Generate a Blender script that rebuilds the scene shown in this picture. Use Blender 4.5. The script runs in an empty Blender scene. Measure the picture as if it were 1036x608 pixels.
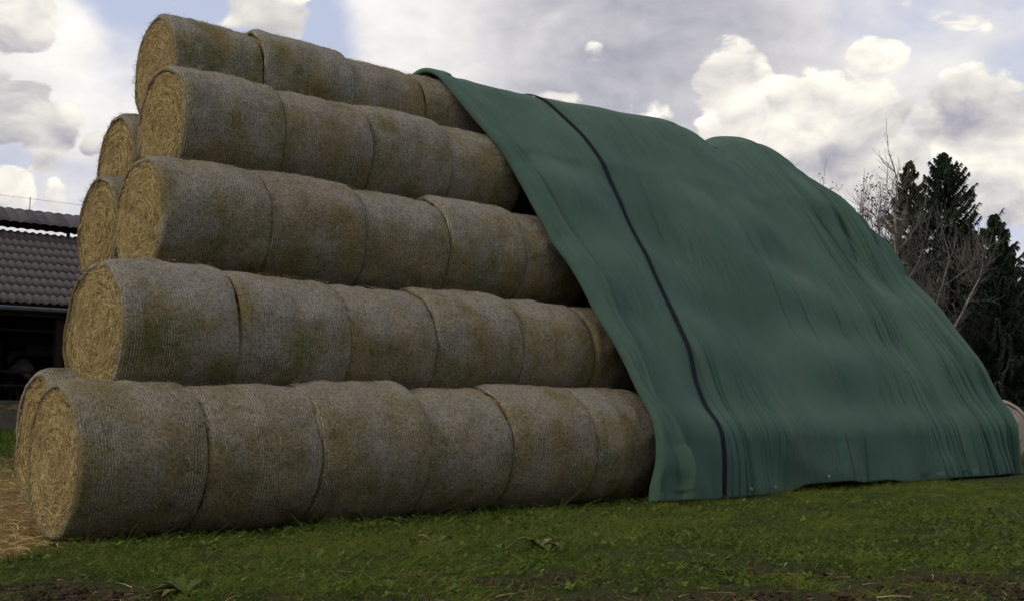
import bpy, bmesh, math, random
import numpy as np
from mathutils import Vector, Matrix

random.seed(7)
rng = np.random.default_rng(11)
R_ = math.radians
scene = bpy.context.scene
COL = scene.collection

# ------------------------------------------------------------------ camera
CAM = np.array([-3.3532, -10.5471, 1.2044])
YAW, PITCH = 0.7095, 0.1020
cam_d = bpy.data.cameras.new("camera")
cam_d.sensor_width = 36.0
cam_d.lens = 36.0 * 1095.49 / 1036.0
cam_d.clip_end = 3000
cam_o = bpy.data.objects.new("camera", cam_d)
cam_o.location = CAM
cam_o.rotation_euler = (math.pi / 2 + PITCH, 0, -YAW)
COL.objects.link(cam_o)
scene.camera = cam_o
FW = np.array([math.sin(YAW) * math.cos(PITCH), math.cos(YAW) * math.cos(PITCH), math.sin(PITCH)])
RT = np.array([math.cos(YAW), -math.sin(YAW), 0.0])
UP = np.cross(RT, FW)
FH = np.array([math.sin(YAW), math.cos(YAW), 0.0])


def ray(px, py):
    return FW + RT * (px - 518) / 1095.49 + UP * (304 - py) / 1095.49


# ------------------------------------------------------------------ sky
SUN_EL, SUN_AZ = R_(38), math.atan2(-0.97, 0.10)
SDIR = np.array([math.sin(SUN_AZ) * math.cos(SUN_EL), math.cos(SUN_AZ) * math.cos(SUN_EL), math.sin(SUN_EL)])
world = bpy.data.worlds.new("World")
scene.world = world
world.use_nodes = True


class NT:
    """small helper for writing node trees as expressions"""
    def __init__(self, tree):
        self.t = tree
        self.n = tree.nodes
        self.l = tree.links

    def put(self, sock, v):
        if hasattr(v, "is_linked") or isinstance(v, bpy.types.NodeSocket):
            self.l.new(v, sock)
        elif v is not None:
            sock.default_value = v

    def math(self, op, a, b=None, c=None, clamp=False):
        n = self.n.new("ShaderNodeMath")
        n.operation = op
        n.use_clamp = clamp
        for i, v in enumerate((a, b, c)):
            if v is not None:
                self.put(n.inputs[i], v)
        return n.outputs[0]

    def add(self, a, b): return self.math("ADD", a, b)
    def sub(self, a, b): return self.math("SUBTRACT", a, b)
    def mul(self, a, b): return self.math("MULTIPLY", a, b)

    def vec(self, op, a, b=None, scale=None):
        n = self.n.new("ShaderNodeVectorMath")
        n.operation = op
        self.put(n.inputs[0], a)
        if b is not None:
            self.put(n.inputs[1], b)
        if scale is not None:
            self.put(n.inputs["Scale"], scale)
        return n.outputs["Value"] if op in ("DISTANCE", "DOT_PRODUCT", "LENGTH") else n.outputs[0]

    def noise(self, v, scale, detail=4, rough=0.5, dist=0.0, out="Fac"):
        n = self.n.new("ShaderNodeTexNoise")
        if v is not None:
            self.put(n.inputs["Vector"], v)
        n.inputs["Scale"].default_value = scale
        n.inputs["Detail"].default_value = detail
        n.inputs["Roughness"].default_value = rough
        n.inputs["Distortion"].default_value = dist
        return n.outputs[0] if out == "Fac" else n.outputs["Color"]

    def ramp(self, v, a, b, lo=0.0, hi=1.0, smooth=True):
        n = self.n.new("ShaderNodeMapRange")
        n.interpolation_type = "SMOOTHSTEP" if smooth else "LINEAR"
        self.put(n.inputs["Value"], v)
        n.inputs["From Min"].default_value = a
        n.inputs["From Max"].default_value = b
        n.inputs["To Min"].default_value = lo
        n.inputs["To Max"].default_value = hi
        return n.outputs[0]

    def mix(self, f, a, b, mode="MIX", clampf=True):
        n = self.n.new("ShaderNodeMix")
        n.data_type = "RGBA"
        n.blend_type = mode
        n.clamp_factor = clampf
        self.put(n.inputs[0], f)
        for s, v in ((n.inputs[6], a), (n.inputs[7], b)):
            if isinstance(v, tuple) and len(v) == 3:
                v = (*v, 1.0)
            self.put(s, v)
        return n.outputs[2]

    def coord(self, which):
        n = self.n.new("ShaderNodeTexCoord")
        return n.outputs[which]

    def mapping(self, v, scale=(1, 1, 1), loc=(0, 0, 0), rot=(0, 0, 0)):
        n = self.n.new("ShaderNodeMapping")
        self.put(n.inputs[0], v)
        n.inputs["Location"].default_value = loc
        n.inputs["Rotation"].default_value = rot
        n.inputs["Scale"].default_value = scale
        return n.outputs[0]


def build_world():
    t = NT(world.node_tree)
    t.n.clear()
    out = t.n.new("ShaderNodeOutputWorld")
    bg = t.n.new("ShaderNodeBackground")
    t.l.new(bg.outputs[0], out.inputs[0])
    bg.inputs["Strength"].default_value = 0.1
    sky = t.n.new("ShaderNodeTexSky")
    sky.sky_type = "NISHITA"
    sky.sun_disc = False
    sky.sun_elevation = SUN_EL
    sky.sun_rotation = SUN_AZ
    sky.air_density = 1.0
    sky.dust_density = 2.5
    d = t.vec("NORMALIZE", t.coord("Generated"))
    # clouds lie in flat layers: stretch the pattern sideways
    dm = t.mapping(d, scale=(1, 1, 1.7))
    warp = t.vec("SUBTRACT", t.noise(dm, 7.0, 3, 0.55, out="Color"), (0.5, 0.5, 0.5))
    dw = t.vec("ADD", dm, t.vec("SCALE", warp, scale=0.075))
    dd = t.vec("ADD", d, t.vec("SCALE", warp, scale=0.10))
    n1 = t.noise(dw, 4.2, 5, 0.56)
    n3 = t.noise(dw, 9.5, 5, 0.55)
    n4 = t.noise(t.vec("ADD", dw, (-0.014, 0.0, 0.022)), 9.5, 5, 0.55)
    # soft grey and bright banks of the background layer: px, py, radius px, cover, brightness
    banks = [
        (600, 60, 200, 0.36, -0.42), (700, 70, 150, 0.30, -0.30),
        (925, 60, 110, -0.10, 0.20), (830, 30, 110, -0.04, 0.10), (900, 140, 120, 0.2, 0.1),
        (410, 30, 95, 0.35, 0.95), (318, 32, 56, -0.34, 0.0), (500, 20, 70, .2, .2),
        (100, 42, 75, -0.26, 0.1), (215, 10, 70, -0.12, .2), (75, 92, 90, 0.35, 0.85), (40, 10, 60, .22, .5),
        (70, 178, 60, 0.05, -0.05),
    ]
    # heaped clouds with crisp edges: px, py, radius px, weight, greyness
    heaps = [
        (825, 122, 52, 1.0, 0.0), (862, 135, 58, 1.0, 0.42), (792, 108, 30, .8, 0.0), (800, 150, 50, 1.0, 0.05), (757, 130, 34, 1.0, 0.0), (728, 134, 22, .8, 0),
        (745, 92, 42, .75, 0.75), (770, 76, 16, .6, -.1), (905, 170, 40, .9, 0.35), (880, 62, 30, .8, 0.1),
        (985, 118, 48, 1.0, 0.55), (1012, 150, 40, .9, 0.50), (960, 165, 24, .6, .0), (1015, 188, 38, .9, 0.1), (940, 128, 24, .7, 0.0),
        (278, -2, 34, .9, 0.0),
        (12, 112, 34, 1.0, 1.0), (40, 132, 30, .9, 1.05), (-20, 100, 40, 1.0, .9), (88, 146, 16, .7, .7), (62, 122, 20, .6, 0.3),
        (40, 164, 20, .7, 0.0), (18, 192, 22, .8, 0.0), (60, 196, 16, .6, 0.1), (15, 12, 40, .7, .15),
    ]

    def spot(px, py, r, inner=0.15):
        v = ray(px, py)
        v = v / np.linalg.norm(v)
        ds = t.vec("DISTANCE", dd, tuple(float(q) for q in v))
        return t.ramp(ds, r / 1095.0 * 1.25, r / 1095.0 * inner)

    cover = bright = heap = hgrey = None
    for px, py, r, c, b in banks:
        m = spot(px, py, r)
        cc, bb = t.mul(m, c), t.mul(m, b)
        cover = cc if cover is None else t.add(cover, cc)
        bright = bb if bright is None else t.add(bright, bb)
    dd = t.vec("ADD", d, t.vec("SCALE", warp, scale=0.035))
    sz = t.n.new("ShaderNodeSeparateXYZ")
    t.l.new(dd, sz.inputs[0])
    for px, py, r, c, b in heaps:
        m = spot(px, py, r * 1.22, 0.0)
        v = ray(px, py)
        v = v / np.linalg.norm(v)
        k = 0.5 * 1095.0 / r                       # heaped clouds: lit crowns, grey bases
        hl = t.math("MULTIPLY_ADD", sz.outputs[2], k, float(-v[2] * k + 0.62 - 0.55 * b))
        cc = t.mul(m, c)
        bb = t.mul(cc, t.math("MAXIMUM", hl, 0.0))
        heap = cc if heap is None else t.math("MAXIMUM", heap, cc)
        hgrey = bb if hgrey is None else t.math("MAXIMUM", hgrey, bb)
    dens = t.add(t.add(t.mul(n1, 0.75), t.mul(n3, 0.30)), cover)
    mask = t.ramp(dens, 0.36, 0.72)
    relief = t.mul(t.sub(n3, n4), 1.3)
    thick = t.ramp(dens, 0.58, 0.95)
    shade = t.add(t.add(t.sub(0.50, t.mul(thick, 0.12)), relief), t.mul(bright, 0.62))
    shade = t.math("MAXIMUM", t.math("MINIMUM", t.add(shade, t.mul(t.sub(n3, 0.5), 0.22)), 1.15), -0.25)
    ccol = t.mix(shade, (5.2, 5.15, 5.65, 1), (9.8, 9.5, 9.2, 1), clampf=False)
    blue = t.mix(0.78, sky.outputs[0], (6.2, 6.7, 8.6, 1))
    base = t.mix(mask, blue, ccol)
    # billows: puffy noise on the heaped clouds' outline and body
    bil = t.noise(t.vec("ADD", dm, t.vec("SCALE", warp, scale=0.05)), 13.0, 2, 0.5)
    puff = t.sub(t.mul(t.math("ABSOLUTE", t.sub(bil, 0.5)), 3.2), 0.25)
    nb = t.noise(dw, 15.0, 7, 0.66)
    wild = t.ramp(t.noise(dm, 2.6, 2, 0.5), 0.60, 0.76, 0.0, 0.45)     # heaps elsewhere in the sky
    inside = t.add(t.math("MAXIMUM", heap, t.mul(wild, t.sub(1.0, t.ramp(heap, 0.0, 0.2)))), t.add(t.mul(puff, 0.55), t.mul(t.sub(nb, 0.5), 0.85)))
    hmask = t.ramp(inside, 0.22, 0.35)
    rel = t.math("DIVIDE", hgrey, t.math("MAXIMUM", heap, 0.12))
    rel = t.mix(t.ramp(heap, 0.02, 0.15), (0.6, 0.6, 0.6), rel)
    lit = t.add(t.add(t.mul(rel, 0.85), 0.10), t.add(t.mul(t.sub(n3, n4), 2.4), t.add(t.mul(t.sub(nb, 0.5), 0.35), t.mul(puff, 0.25))))
    lit = t.math("MAXIMUM", t.math("MINIMUM", lit, 1.08), -0.1)
    hcol = t.mix(lit, (4.7, 4.6, 5.05, 1), (11.4, 10.9, 9.6, 1), clampf=False)
    t.l.new(t.mix(hmask, base, hcol), bg.inputs["Color"])


build_world()
world.cycles.sampling_method = "MANUAL"
world.cycles.sample_map_resolution = 512

# ------------------------------------------------------------------ sun
sun_d = bpy.data.lights.new("sun", "SUN")
sun_d.energy = 1.5
sun_d.angle = R_(10)
sun_d.color = (1.0, 0.90, 0.72)
sun_o = bpy.data.objects.new("sun", sun_d)
sun_o.rotation_euler = Vector(SDIR).to_track_quat("Z", "Y").to_euler()
sun_o.location = (-20, 0, 30)
COL.objects.link(sun_o)

# ------------------------------------------------------------------ exposure
vs = scene.view_settings
vs.view_transform = "Standard"
vs.look = "None"
vs.exposure = 0.0
vs.gamma = 1.0
vs.use_curve_mapping = False
scene.cycles.max_bounces = 4
scene.cycles.diffuse_bounces = 2

# ------------------------------------------------------------------ numpy noise


def _hash(ix, iy, iz, seed):
    h = (ix * 374761393 + iy * 668265263 + iz * 2147483647 + seed * 974711) & 0xFFFFFFFF
    h = ((h ^ (h >> 13)) * 1274126177) & 0xFFFFFFFF
    h = ((h ^ (h >> 16)) * 2246822519) & 0xFFFFFFFF
    return ((h ^ (h >> 15)) & 0xFFFFFF) / float(0xFFFFFF)


def vnoise(x, y, z=0.0, seed=0):
    """value noise in -1..1"""
    x, y, z = np.broadcast_arrays(np.asarray(x, float), np.asarray(y, float), np.asarray(z, float))
    ix, iy, iz = (np.floor(v).astype(np.int64) for v in (x, y, z))
    fx, fy, fz = x - ix, y - iy, z - iz
    fx, fy, fz = (v * v * v * (v * (v * 6 - 15) + 10) for v in (fx, fy, fz))
    r = 0.0
    for dx in (0, 1):
        for dy in (0, 1):
            for dz in (0, 1):
                w = (fx if dx else 1 - fx) * (fy if dy else 1 - fy) * (fz if dz else 1 - fz)
                r = r + w * _hash(ix + dx, iy + dy, iz + dz, seed)
    return r * 2 - 1


def fbm(x, y, z=0.0, seed=0, octv=4, gain=0.5):
    a, s, f = 1.0, 0.0, 1.0
    for o in range(octv):
        s = s + a * vnoise(np.asarray(x) * f, np.asarray(y) * f, np.asarray(z) * f, seed + o * 17)
        a *= gain
        f *= 2.03
    return s


def sstep(a, b, x):
    t = np.clip((x - a) / (b - a), 0, 1)
    return t * t * (3 - 2 * t)


# ------------------------------------------------------------------ mesh helpers


def mesh_np(name, V, F, mats=(), smooth=True, tone=None, midx=None):
    """V (n,3); F list of int arrays, each (m,k) with one k"""
    me = bpy.data.meshes.new(name)
    F = [np.asarray(f, np.int32) for f in (F if isinstance(F, list) else [F]) if len(f)]
    nl = sum(f.size for f in F)
    npol = sum(len(f) for f in F)
    me.vertices.add(len(V))
    me.vertices.foreach_set("co", np.ascontiguousarray(V, np.float32).ravel())
    me.loops.add(nl)
    me.loops.foreach_set("vertex_index", np.concatenate([f.ravel() for f in F]))
    me.polygons.add(npol)
    tot = np.concatenate([np.full(len(f), f.shape[1], np.int32) for f in F])
    st = np.concatenate([[0], np.cumsum(tot)[:-1]]).astype(np.int32)
    me.polygons.foreach_set("loop_start", st)
    try:
        me.polygons.foreach_set("loop_total", tot)
    except Exception:
        pass
    me.polygons.foreach_set("use_smooth", np.full(npol, bool(smooth)))
    if midx is not None:
        me.polygons.foreach_set("material_index", np.asarray(midx, np.int32))
    if tone is not None:
        at = me.attributes.new("tone", "FLOAT", "POINT")
        at.data.foreach_set("value", np.asarray(tone, np.float32))
    for m in mats:
        me.materials.append(m)
    me.update(calc_edges=True)
    me.validate()
    return me


def link(name, me, parent=None, loc=None):
    o = bpy.data.objects.new(name, me)
    COL.objects.link(o)
    if parent is not None:
        o.parent = parent
    if loc is not None:
        o.location = loc
    return o


def empty(name, loc, rot=(0, 0, 0)):
    o = bpy.data.objects.new(name, None)
    o.location = loc
    o.rotation_euler = rot
    o.empty_display_size = 0.2
    COL.objects.link(o)
    return o


def tag(o, label=None, cat=None, group=None, kind=None):
    if label:
        o["label"] = label
    if cat:
        o["category"] = cat
    if group:
        o["group"] = group
    if kind:
        o["kind"] = kind
    return o


def grid_faces(nr, nc, close_c=False, off=0):
    r = np.arange(nr - 1)[:, None]
    c = np.arange(nc if close_c else nc - 1)[None, :]
    c2 = (c + 1) % nc
    a = r * nc + c
    b = r * nc + c2
    f = np.stack([a, b, b + nc, a + nc], -1).reshape(-1, 4)
    return f + off


class MB:
    """collects plain pieces (boxes, tubes) into one mesh"""
    def __init__(self):
        self.V, self.Q, self.T, self.n, self.tone = [], [], [], 0, []

    def add(self, V, Q=None, T=None, tone=0.5):
        V = np.asarray(V, float)
        self.V.append(V)
        if Q is not None and len(Q):
            self.Q.append(np.asarray(Q) + self.n)
        if T is not None and len(T):
            self.T.append(np.asarray(T) + self.n)
        self.tone.append(np.full(len(V), tone) if np.isscalar(tone) else tone)
        self.n += len(V)

    def box(self, lo, hi, tone=0.5):
        x0, y0, z0 = lo
        x1, y1, z1 = hi
        V = [(x0, y0, z0), (x1, y0, z0), (x1, y1, z0), (x0, y1, z0), (x0, y0, z1), (x1, y0, z1), (x1, y1, z1), (x0, y1, z1)]
        Q = [(0, 3, 2, 1), (4, 5, 6, 7), (0, 1, 5, 4), (1, 2, 6, 5), (2, 3, 7, 6), (3, 0, 4, 7)]
        self.add(V, Q, tone=tone)

    def tube(self, P, r, sides=6, tone=0.5, cap=True):
        P = np.asarray(P, float)
        r = np.full(len(P), r) if np.isscalar(r) else np.asarray(r, float)
        T = np.gradient(P, axis=0)
        T /= np.linalg.norm(T, axis=1)[:, None] + 1e-9
        ref = np.array([0, 0, 1.0]) if abs(T[0][2]) < 0.9 else np.array([1.0, 0, 0])
        A = np.cross(T, ref)
        A /= np.linalg.norm(A, axis=1)[:, None] + 1e-9
        B = np.cross(T, A)
        th = np.arange(sides) / sides * 2 * np.pi
        V = P[:, None] + r[:, None, None] * (A[:, None] * np.cos(th)[None, :, None] + B[:, None] * np.sin(th)[None, :, None])
        V = V.reshape(-1, 3)
        Q = grid_faces(len(P), sides, True)
        T3 = []
        if cap:
            n = len(V)
            V = np.vstack([V, P[0], P[-1]])
            m = (len(P) - 1) * sides
            for i in range(sides):
                j = (i + 1) % sides
                T3.append((n, j, i))
                T3.append((n + 1, m + i, m + j))
        self.add(V, Q, T3, tone)

    def mesh(self, name, mats, smooth=True):
        V = np.vstack(self.V)
        F = []
        if self.Q:
            F.append(np.vstack(self.Q))
        if self.T:
            F.append(np.vstack(self.T))
        return mesh_np(name, V, F, mats, smooth, np.concatenate(self.tone))


def strands(P, D, L, W, bend, N, seg=2):
    """thin curved ribbons. P start (n,3), D unit direction, L length, W width, bend vector (n,3), N ribbon side hint"""
    n = len(P)
    side = np.cross(D, N)
    side /= np.linalg.norm(side, axis=1)[:, None] + 1e-9
    V = []
    for k in range(seg + 1):
        t = k / seg
        c = P + D * (L * t)[:, None] + bend * (t * t)
        w = (W * (1 - 0.75 * t) if k else W)[:, None] * 0.5
        V += [c - side * w, c + side * w]
    V = np.stack(V, 1).reshape(-1, 3)
    base = (np.arange(n) * (2 * (seg + 1)))[:, None]
    F = []
    for k in range(seg):
        F.append(np.concatenate([base + 2 * k, base + 2 * k + 1, base + 2 * k + 3, base + 2 * k + 2], 1))
    return V, np.vstack(F), 2 * (seg + 1)


# ------------------------------------------------------------------ materials


def mat(name, rough=0.85, spec=0.2):
    m = bpy.data.materials.new(name)
    m.use_nodes = True
    t = NT(m.node_tree)
    b = t.n["Principled BSDF"]
    b.inputs["Roughness"].default_value = rough
    b.inputs["Specular IOR Level"].default_value = spec
    return m, t, b


def bump(t, b, h, strength=0.3, dist=0.02):
    n = t.n.new("ShaderNodeBump")
    n.inputs["Strength"].default_value = strength
    n.inputs["Distance"].default_value = dist
    t.l.new(h, n.inputs["Height"])
    t.l.new(n.outputs[0], b.inputs["Normal"])


def attr(t, name="tone"):
    n = t.n.new("ShaderNodeAttribute")
    n.attribute_name = name
    return n.outputs["Fac"]


def mat_tone(name, stops, rough=0.8, spec=0.15, trans=None, noise_scale=None):
    """colour picked from the piece's own 'tone' attribute"""
    m, t, b = mat(name, rough, spec)
    cr = t.n.new("ShaderNodeValToRGB")
    el = cr.color_ramp.elements
    while len(el) > 1:
        el.remove(el[-1])
    el[0].position = stops[0][0]
    el[0].color = (*stops[0][1], 1)
    for p, c in stops[1:]:
        e = el.new(p)
        e.color = (*c, 1)
    f = attr(t)
    if noise_scale:
        f = t.add(f, t.mul(t.sub(t.noise(t.coord("Object"), noise_scale, 4), 0.5), 0.9))
    t.l.new(f, cr.inputs[0])
    t.l.new(cr.outputs[0], b.inputs["Base Color"])
    if trans:
        tr = t.n.new("ShaderNodeBsdfTranslucent")
        t.l.new(cr.outputs[0], tr.inputs["Color"])
        mx = t.n.new("ShaderNodeMixShader")
        mx.inputs[0].default_value = trans
        t.l.new(b.outputs[0], mx.inputs[1])
        t.l.new(tr.outputs[0], mx.inputs[2])
        t.l.new(mx.outputs[0], t.n["Material Output"].inputs[0])
    return m


def mat_plain(name, c1, c2, scale=6, rough=0.8, spec=0.2, bstr=0.2, metallic=0.0, stretch=(1, 1, 1)):
    m, t, b = mat(name, rough, spec)
    v = t.mapping(t.coord("Object"), scale=stretch)
    n = t.noise(v, scale, 6, 0.6)
    t.l.new(t.mix(t.ramp(n, 0.3, 0.7), c1, c2), b.inputs["Base Color"])
    b.inputs["Metallic"].default_value = metallic
    if bstr:
        bump(t, b, n, bstr, 0.01)
    return m


def make_wrap_mat():
    m, t, b = mat("net_wrapped_straw", 0.9, 0.1)
    oc = t.coord("Object")
    oi = t.n.new("ShaderNodeObjectInfo")
    rnd = oi.outputs["Random"]
    comb = t.n.new("ShaderNodeCombineXYZ")
    t.l.new(t.mul(rnd, 37.0), comb.inputs[0])
    t.l.new(t.mul(rnd, 91.0), comb.inputs[1])
    v = t.vec("ADD", oc, comb.outputs[0])
    sx = t.n.new("ShaderNodeSeparateXYZ")
    t.l.new(oc, sx.inputs[0])
    # windings: threads running round the bale, spaced along its axis
    wob = t.mul(t.sub(t.noise(v, 3.0, 3, 0.5), 0.5), 0.030)
    xx = t.add(sx.outputs[0], wob)
    ring = t.ramp(t.math("SINE", t.mul(xx, 2 * math.pi / 0.028)), -0.45, 0.65)
    brk = t.noise(v, 22.0, 5, 0.65)
    band = t.noise(t.mapping(v, scale=(3.2, 0.7, 0.7)), 1.0, 3, 0.5)
    # noisy grey patches, lighter and denser towards the top of each bale
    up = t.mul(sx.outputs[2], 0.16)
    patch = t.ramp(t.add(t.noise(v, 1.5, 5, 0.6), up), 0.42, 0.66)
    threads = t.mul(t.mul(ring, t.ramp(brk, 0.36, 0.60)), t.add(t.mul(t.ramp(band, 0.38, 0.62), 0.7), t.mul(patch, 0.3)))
    straw = t.noise(v, 34.0, 7, 0.72)
    strawf = t.noise(t.mapping(v, scale=(16, 60, 60)), 1.0, 4, 0.65)
    speck = t.noise(v, 85.0, 3, 0.6)
    big = t.noise(v, 1.6, 5, 0.6)
    c = t.mix(t.ramp(big, 0.34, 0.68), (0.195, 0.150, 0.056), (0.245, 0.200, 0.096))
    c = t.mix(t.mul(t.ramp(t.noise(v, 2.1, 5, 0.62, dist=0.5), 0.43, 0.62), 0.66), c, (0.078, 0.106, 0.030))
    c = t.mix(t.mul(t.ramp(t.noise(v, 2.7, 4, 0.6), 0.55, 0.72), 0.20), c, (0.26, 0.175, 0.065))
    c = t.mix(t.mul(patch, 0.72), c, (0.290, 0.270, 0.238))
    c = t.mix(t.mul(rnd, 0.45), c, (0.205, 0.160, 0.085))
    c = t.mix(t.ramp(straw, 0.34, 0.56, 0.0, 1.0), t.mix(0.66, c, (0.030, 0.022, 0.010)), c)
    c = t.mix(t.mul(t.ramp(strawf, 0.54, 0.72), 0.55), c, (0.33, 0.27, 0.165))
    c = t.mix(t.mul(threads, 0.78), c, (0.46, 0.425, 0.395))
    c = t.mix(t.ramp(speck, 0.30, 0.52, 0.40, 0.0), c, (0.025, 0.018, 0.010))
    t.l.new(c, b.inputs["Base Color"])
    h = t.add(t.add(t.mul(straw, 1.2), t.mul(threads, 0.45)), t.add(t.mul(strawf, 0.6), t.mul(speck, 0.4)))
    bump(t, b, h, 0.9, 0.025)
    return m


def make_face_mat():
    m, t, b = mat("cut_straw_end", 0.8, 0.15)
    tone = attr(t)
    oc = t.coord("Object")
    n = t.noise(oc, 38, 6, 0.7)
    n2 = t.noise(oc, 3.2, 4, 0.6)
    f = t.add(tone, t.mul(t.sub(n, 0.5), 0.7))
    c = t.mix(t.ramp(f, 0.05, 0.55), (0.120, 0.078, 0.024), (0.50, 0.375, 0.155))
    c = t.mix(t.ramp(f, 0.55, 1.0), c, (0.72, 0.60, 0.33))
    c = t.mix(t.mul(t.ramp(n2, 0.5, 0.7), 0.45), c, (0.26, 0.185, 0.075))
    t.l.new(c, b.inputs["Base Color"])
    bump(t, b, n, 0.8, 0.03)
    return m


def make_tarp_mat():
    m, t, b = mat("green_fleece", 0.85, 0.12)
    oc = t.coord("Object")
    n = t.noise(oc, 0.55, 5, 0.6)
    st = t.noise(t.mapping(oc, scale=(5.0, 0.45, 0.45)), 1.0, 5, 0.6)
    fine = t.noise(oc, 260, 2, 0.6)
    c = t.mix(t.ramp(n, 0.3, 0.7), (0.040, 0.086, 0.061), (0.055, 0.102, 0.074))
    c = t.mix(t.mul(t.ramp(st, 0.46, 0.72), 0.5), c, (0.080, 0.096, 0.076))
    c = t.mix(t.ramp(fine, 0.35, 0.65, 0.0, 0.22), c, (0.028, 0.062, 0.046))
    c = t.mix(t.mul(t.ramp(t.noise(oc, 2.6, 6, 0.65), 0.52, 0.75), 0.25), c, (0.095, 0.104, 0.084))
    t.l.new(c, b.inputs["Base Color"])
    b.inputs["Sheen Weight"].default_value = 0.12
    b.inputs["Sheen Roughness"].default_value = 0.6
    b.inputs["Sheen Tint"].default_value = (0.55, 0.75, 0.65, 1)
    weave = t.n.new("ShaderNodeTexWave")
    t.put(weave.inputs["Vector"], oc)
    weave.inputs["Scale"].default_value = 60
    weave.inputs["Distortion"].default_value = 6
    weave.inputs["Detail"].default_value = 3
    sp = t.n.new("ShaderNodeSeparateXYZ")
    t.l.new(oc, sp.inputs[0])
    # hair-fine wrinkles that run down the slope, drifting sideways as they fall
    cb = t.n.new("ShaderNodeCombineXYZ")
    t.l.new(t.add(sp.outputs[0], t.mul(sp.outputs[2], 0.10)), cb.inputs[0])
    t.l.new(sp.outputs[2], cb.inputs[2])
    wr = t.noise(t.mapping(cb.outputs[0], scale=(7.5, 1, 0.55)), 1.0, 4, 0.55, dist=0.25)
    wr = t.math("ABSOLUTE", t.sub(wr, 0.5))
    wr = t.ramp(wr, 0.0, 0.055)
    wm = t.ramp(t.noise(t.mapping(cb.outputs[0], scale=(0.8, 1, 0.45)), 1.0, 3, 0.5), 0.42, 0.62)
    diag = t.noise(t.mapping(oc, scale=(3.4, 2.0, 1.6), rot=(0, 0.6, 0)), 1.0, 6, 0.62, dist=0.5)
    h = t.add(t.add(t.mul(fine, 0.05), t.mul(weave.outputs[1], 0.04)), t.add(t.mul(t.mul(wr, wm), 0.50), t.mul(diag, 0.45)))
    bump(t, b, h, 0.85, 0.035)
    return m


def make_ground_mat():
    m, t, b = mat("soil_and_turf", 0.95, 0.08)
    geo = t.n.new("ShaderNodeNewGeometry")
    p = geo.outputs["Position"]
    soil = attr(t, "soil")
    straw = attr(t, "straw")
    n = t.noise(p, 9, 7, 0.65)
    nf = t.noise(p, 60, 5, 0.65)
    g = t.mix(t.ramp(n, 0.35, 0.65), (0.022, 0.036, 0.008), (0.050, 0.062, 0.016))
    far = t.mix(t.ramp(t.noise(p, 0.15, 5, 0.6), 0.4, 0.6), (0.050, 0.075, 0.018), (0.070, 0.088, 0.026))
    g = t.mix(t.ramp(nf, 0.3, 0.7), t.mix(0.5, g, (0.018, 0.02, 0.007)), t.mix(0.4, g, far))
    s = t.mix(t.ramp(nf, 0.35, 0.7), (0.024, 0.017, 0.010), (0.075, 0.054, 0.032))
    s = t.mix(t.mul(t.ramp(n, 0.5, 0.7), 0.5), s, (0.060, 0.036, 0.018))
    c = t.mix(soil, g, s)
    y = t.mix(t.ramp(nf, 0.35, 0.65), (0.11, 0.070, 0.024), (0.30, 0.20, 0.072))
    c = t.mix(straw, c, y)
    t.l.new(c, b.inputs["Base Color"])
    bump(t, b, t.add(n, t.mul(nf, 0.6)), 0.9, 0.04)
    return m


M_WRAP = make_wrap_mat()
M_FACE = make_face_mat()
M_TARP = make_tarp_mat()
M_GROUND = make_ground_mat()
M_STRAW = mat_tone("loose_straw_stalks", [(0, (0.12, 0.076, 0.022)), (0.5, (0.37, 0.25, 0.085)), (1, (0.62, 0.49, 0.24))], 0.7, 0.2)
M_FUZZ = mat_tone("weathered_straw_stalks", [(0, (0.065, 0.052, 0.018)), (0.5, (0.225, 0.182, 0.085)), (1, (0.44, 0.375, 0.235))], 0.8, 0.15)
M_GRASS = mat_tone("grass_blades", [(0, (0.027, 0.043, 0.007)), (0.45, (0.074, 0.110, 0.015)), (0.8, (0.140, 0.175, 0.030)), (0.93, (0.16, 0.140, 0.036)), (1, (0.30, 0.23, 0.09))], 0.75, 0.12, trans=0.25)
M_CLOVER = mat_tone("clover_leaves", [(0, (0.028, 0.048, 0.008)), (0.6, (0.070, 0.112, 0.017)), (1, (0.14, 0.175, 0.032))], 0.85, 0.08, trans=0.2)
M_DOCK = mat_tone("weed_leaves", [(0, (0.028, 0.042, 0.008)), (0.6, (0.060, 0.086, 0.016)), (0.9, (0.10, 0.115, 0.04)), (1, (0.22, 0.18, 0.08))], 0.75, 0.12, trans=0.15, noise_scale=25)
M_STRAP = mat_plain("black_webbing", (0.008, 0.009, 0.011), (0.020, 0.021, 0.025), 40, 0.85, 0.05, 0.3)

# ------------------------------------------------------------------ ground


def ground_base(x, y):
    """broad lie of the land: flat by the stack, a little higher towards the barn"""
    return 0.82 * sstep(0.2, 17.0, y) * sstep(60, 20, x) + 0.0 * x


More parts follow.
